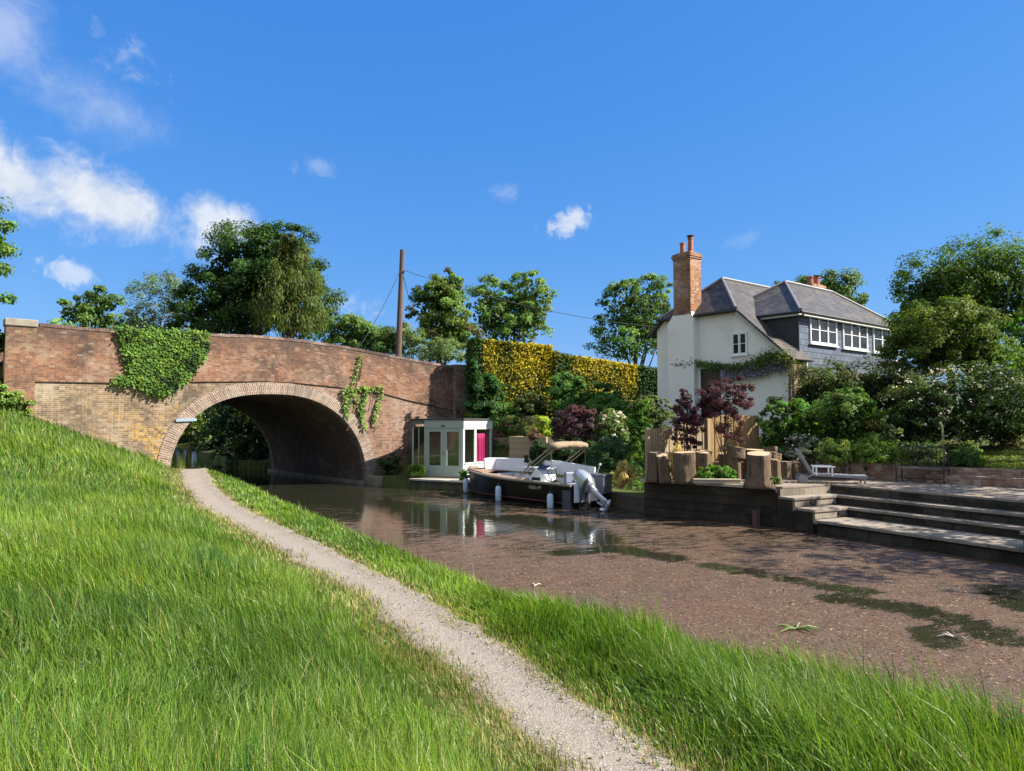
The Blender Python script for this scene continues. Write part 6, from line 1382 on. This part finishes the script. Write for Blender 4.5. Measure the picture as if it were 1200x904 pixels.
def grass_set(d0, d1, dens, wd, segs, h0=-44, h1=44):
    U, V_, d = scatter(d0, d1, dens, h0, h1); c = uc(V_); ubv = ub(V_)
    jit = .10 * wob(U * 3, V_ * 3, 1.6) + rng.normal(size=len(U)) * .075
    off = np.abs(U - c) - hwid(V_) + .03 + jit; ok = (off > 0) & (U < ubv + .10) & (V_ < 33.2)
    p = np.stack([U - BF[0], V_ - BF[1]], -1); ok &= (p @ BT[:2]) < -.02
    ok &= rng.random(len(U)) < (.62 + .38 * sm(off, .05, .4)) 
    U, V_, d, c, ubv, off = (x[ok] for x in (U, V_, d, c, ubv, off)); n = len(U)
    left = U < c; patch = wob(U, V_, 1.1); p2 = wob(U + 30, V_ * 1.0, 2.6); p3 = wob(U - 15, V_ + 9, 5.5)
    Hl = (.09 + (.225) * sm(off, .25, 1.5)) * (1 + .34 * patch + .34 * p2 + .28 * p3)
    q = (ubv - U); near = sm(-V_, -10.5, -6)
    Hr = .055 + .09 * sm(off, .1, .6) * (1 + .3 * p2) + near * (.32 * sm(off, .4, 1.25)) * (1 + .45 * p2 + .4 * p3).clip(.25, 2) + (1 - near) * .09 * sm(-q, -.5, -.1)
    Hh = np.where(left, Hl, Hr).clip(.04, .62) * rng.uniform(.5, 1.2, n) * np.where(rng.random(n) < .03, 1.5, 1)
    g = (.5 + .45 * patch + .35 * rng.normal(size=n) * .7).clip(0, 1)[:, None]; C = G1 * (1 - g) + G2 * g
    dk = (p2 + .4 * rng.normal(size=n) > .75)[:, None]; C = np.where(dk, G3 * (1 + .2 * patch[:, None]), C)
    C = np.where(left[:, None], C, C * 1.12)
    dry = rng.random(n) < (.62 * (1 - sm(off, .0, np.where(left, 1.0, .6))) + .022); C = np.where(dry[:, None], STRAW * rng.uniform(.7, 1.15, (n, 1)), C)
    thatch = left & (rng.random(n) < .12 * sm(p3 + .5 * p2, .25, .9)); C = np.where(thatch[:, None], np.array((.25, .22, .07)) * rng.uniform(.7, 1.2, (n, 1)), C)
    C = C * rng.uniform(.55, 1.45, (n, 1)) * (1 + .22 * patch[:, None].clip(-1, 1)) * (1 + .25 * p3[:, None].clip(-1, 1))
    return U, V_, Hh, np.full(n, wd) * rng.uniform(.7, 1.3, n) * np.where(left, 1, 1.35), C, segs
parts_ = [grass_set(1.3, 4.5, 5200, .0065, 2), grass_set(4.5, 8, 3000, .0085, 2), grass_set(8, 13, 1300, .012, 1), grass_set(13, 21, 620, .018, 1), grass_set(21, 34, 260, .028, 1),
          grass_set(1.3, 6, 2200, .011, 1, -100, -44), grass_set(6, 14, 900, .015, 1, -90, -44), grass_set(14, 30, 300, .025, 1, -75, -44), grass_set(.4, 1.3, 3000, .0085, 2, -100, 80), grass_set(1.3, 6, 1800, .011, 1, 44, 80)]
for U, V_, Hh, Wd, C, segs in parts_:
    g_ = blades('grass', U, V_, Hh, Wd, C, .42, segs)
    stuff(link_mesh('grass', g_, GRASSM), 'long fresh green grass covering the towpath bank and verge', 'grass')
# loose stones on the path
n = 2600; v_ = .5 + 12 * rng.random(n) ** 1.4; u_ = uc(v_) + (hwid(v_) + .05) * np.clip(rng.normal(size=n) * .62, -1.25, 1.25); r_ = rng.uniform(.003, .008, n) * (1 + (rng.random(n) < .06) * 1.2)
ov_ = np.array([(1, 0, 0), (0, 1, 0), (-1, 0, 0), (0, -1, 0), (0, 0, .7), (0, 0, -.6)]); V = (np.stack([u_, v_, zg(u_, v_) - .008 + r_ * .25], 1)[:, None, :] + (ov_[None] + rng.normal(size=(n, 6, 3)) * .22) * r_[:, None, None]).reshape(-1, 3)
fo = np.array([(0, 1, 4), (1, 2, 4), (2, 3, 4), (3, 0, 4), (1, 0, 5), (2, 1, 5), (3, 2, 5), (0, 3, 5)]); Fs = (np.arange(n)[:, None, None] * 6 + fo[None]).reshape(-1, 3)
C = np.repeat(np.array([(.26, .23, .20), (.16, .13, .11), (.38, .35, .31), (.22, .17, .13)])[rng.integers(0, 4, n)] * rng.uniform(.8, 1.2, (n, 1)), 6, axis=0)
sm_, nts = new_mat('loose_stone'); out(nts, princ(nts, nd(nts, 'ShaderNodeAttribute', attribute_name='col').outputs['Color'], .9, 0, .2).outputs[0])
stuff(link_mesh('loose_stones', mesh_arrays('loose_stones', V, [Fs], C), sm_), 'small loose stones scattered over the gravel towpath', 'gravel')
# garden side: mown lawn at the right, rough low cover on the bank
U, V_, d = scatter(17, 30, 260, 20, 46); ok = (U > uw(V_) + .5) & (V_ < 17) & (V_ > 4); U, V_ = U[ok], V_[ok]; n = len(U)
stuff(link_mesh('lawn_grass', blades('lawn_grass', U, V_, rng.uniform(.05, .10, n), np.full(n, .03), np.array((.17, .25, .025)) * rng.uniform(.8, 1.2, (n, 1)), .4, 1), GRASSM), 'bright mown lawn grass behind the brick garden wall', 'lawn')
U, V_, d = scatter(21, 42, 150, -8, 44); t_ = U - ur(V_); pp = np.stack([U - BF[0], V_ - BF[1]], -1); ok = (t_ > 1.2) & (V_ > 18.9) & (pp @ BT[:2] < -.3)
hl = np.stack([U - G0[0], V_ - G0[1]], -1); ok &= ~((hl @ E1[:2] > -.3) & (hl @ E2[:2] > -.3)); lc = np.stack([U - C1[0], V_ - C1[1]], -1); ok &= ~((lc @ dx[:2] > -.4) & (lc @ dx[:2] < 3.4) & (lc @ dy[:2] > -.5) & (lc @ dy[:2] < 2.4))
U, V_ = U[ok], V_[ok]; n = len(U); P = np.stack([U, V_, zg(U, V_) + rng.random(n) ** 1.5 * .35], 1)
stuff(link_mesh('ground_cover', leaf_mesh('ground_cover', P, unit(rng.normal(size=(n, 3)) * .6 + np.array([0, 0, 1.0])), np.full(n, .15), leaf_cols(n, (np.floor(U * 1.5) * 7 + np.floor(V_ * 1.5) * 3).astype(int) % 60, 60, (.06, .10, .025), .35, .35), .5), LEAF), 'low leafy ground cover on the garden bank', 'ground cover')
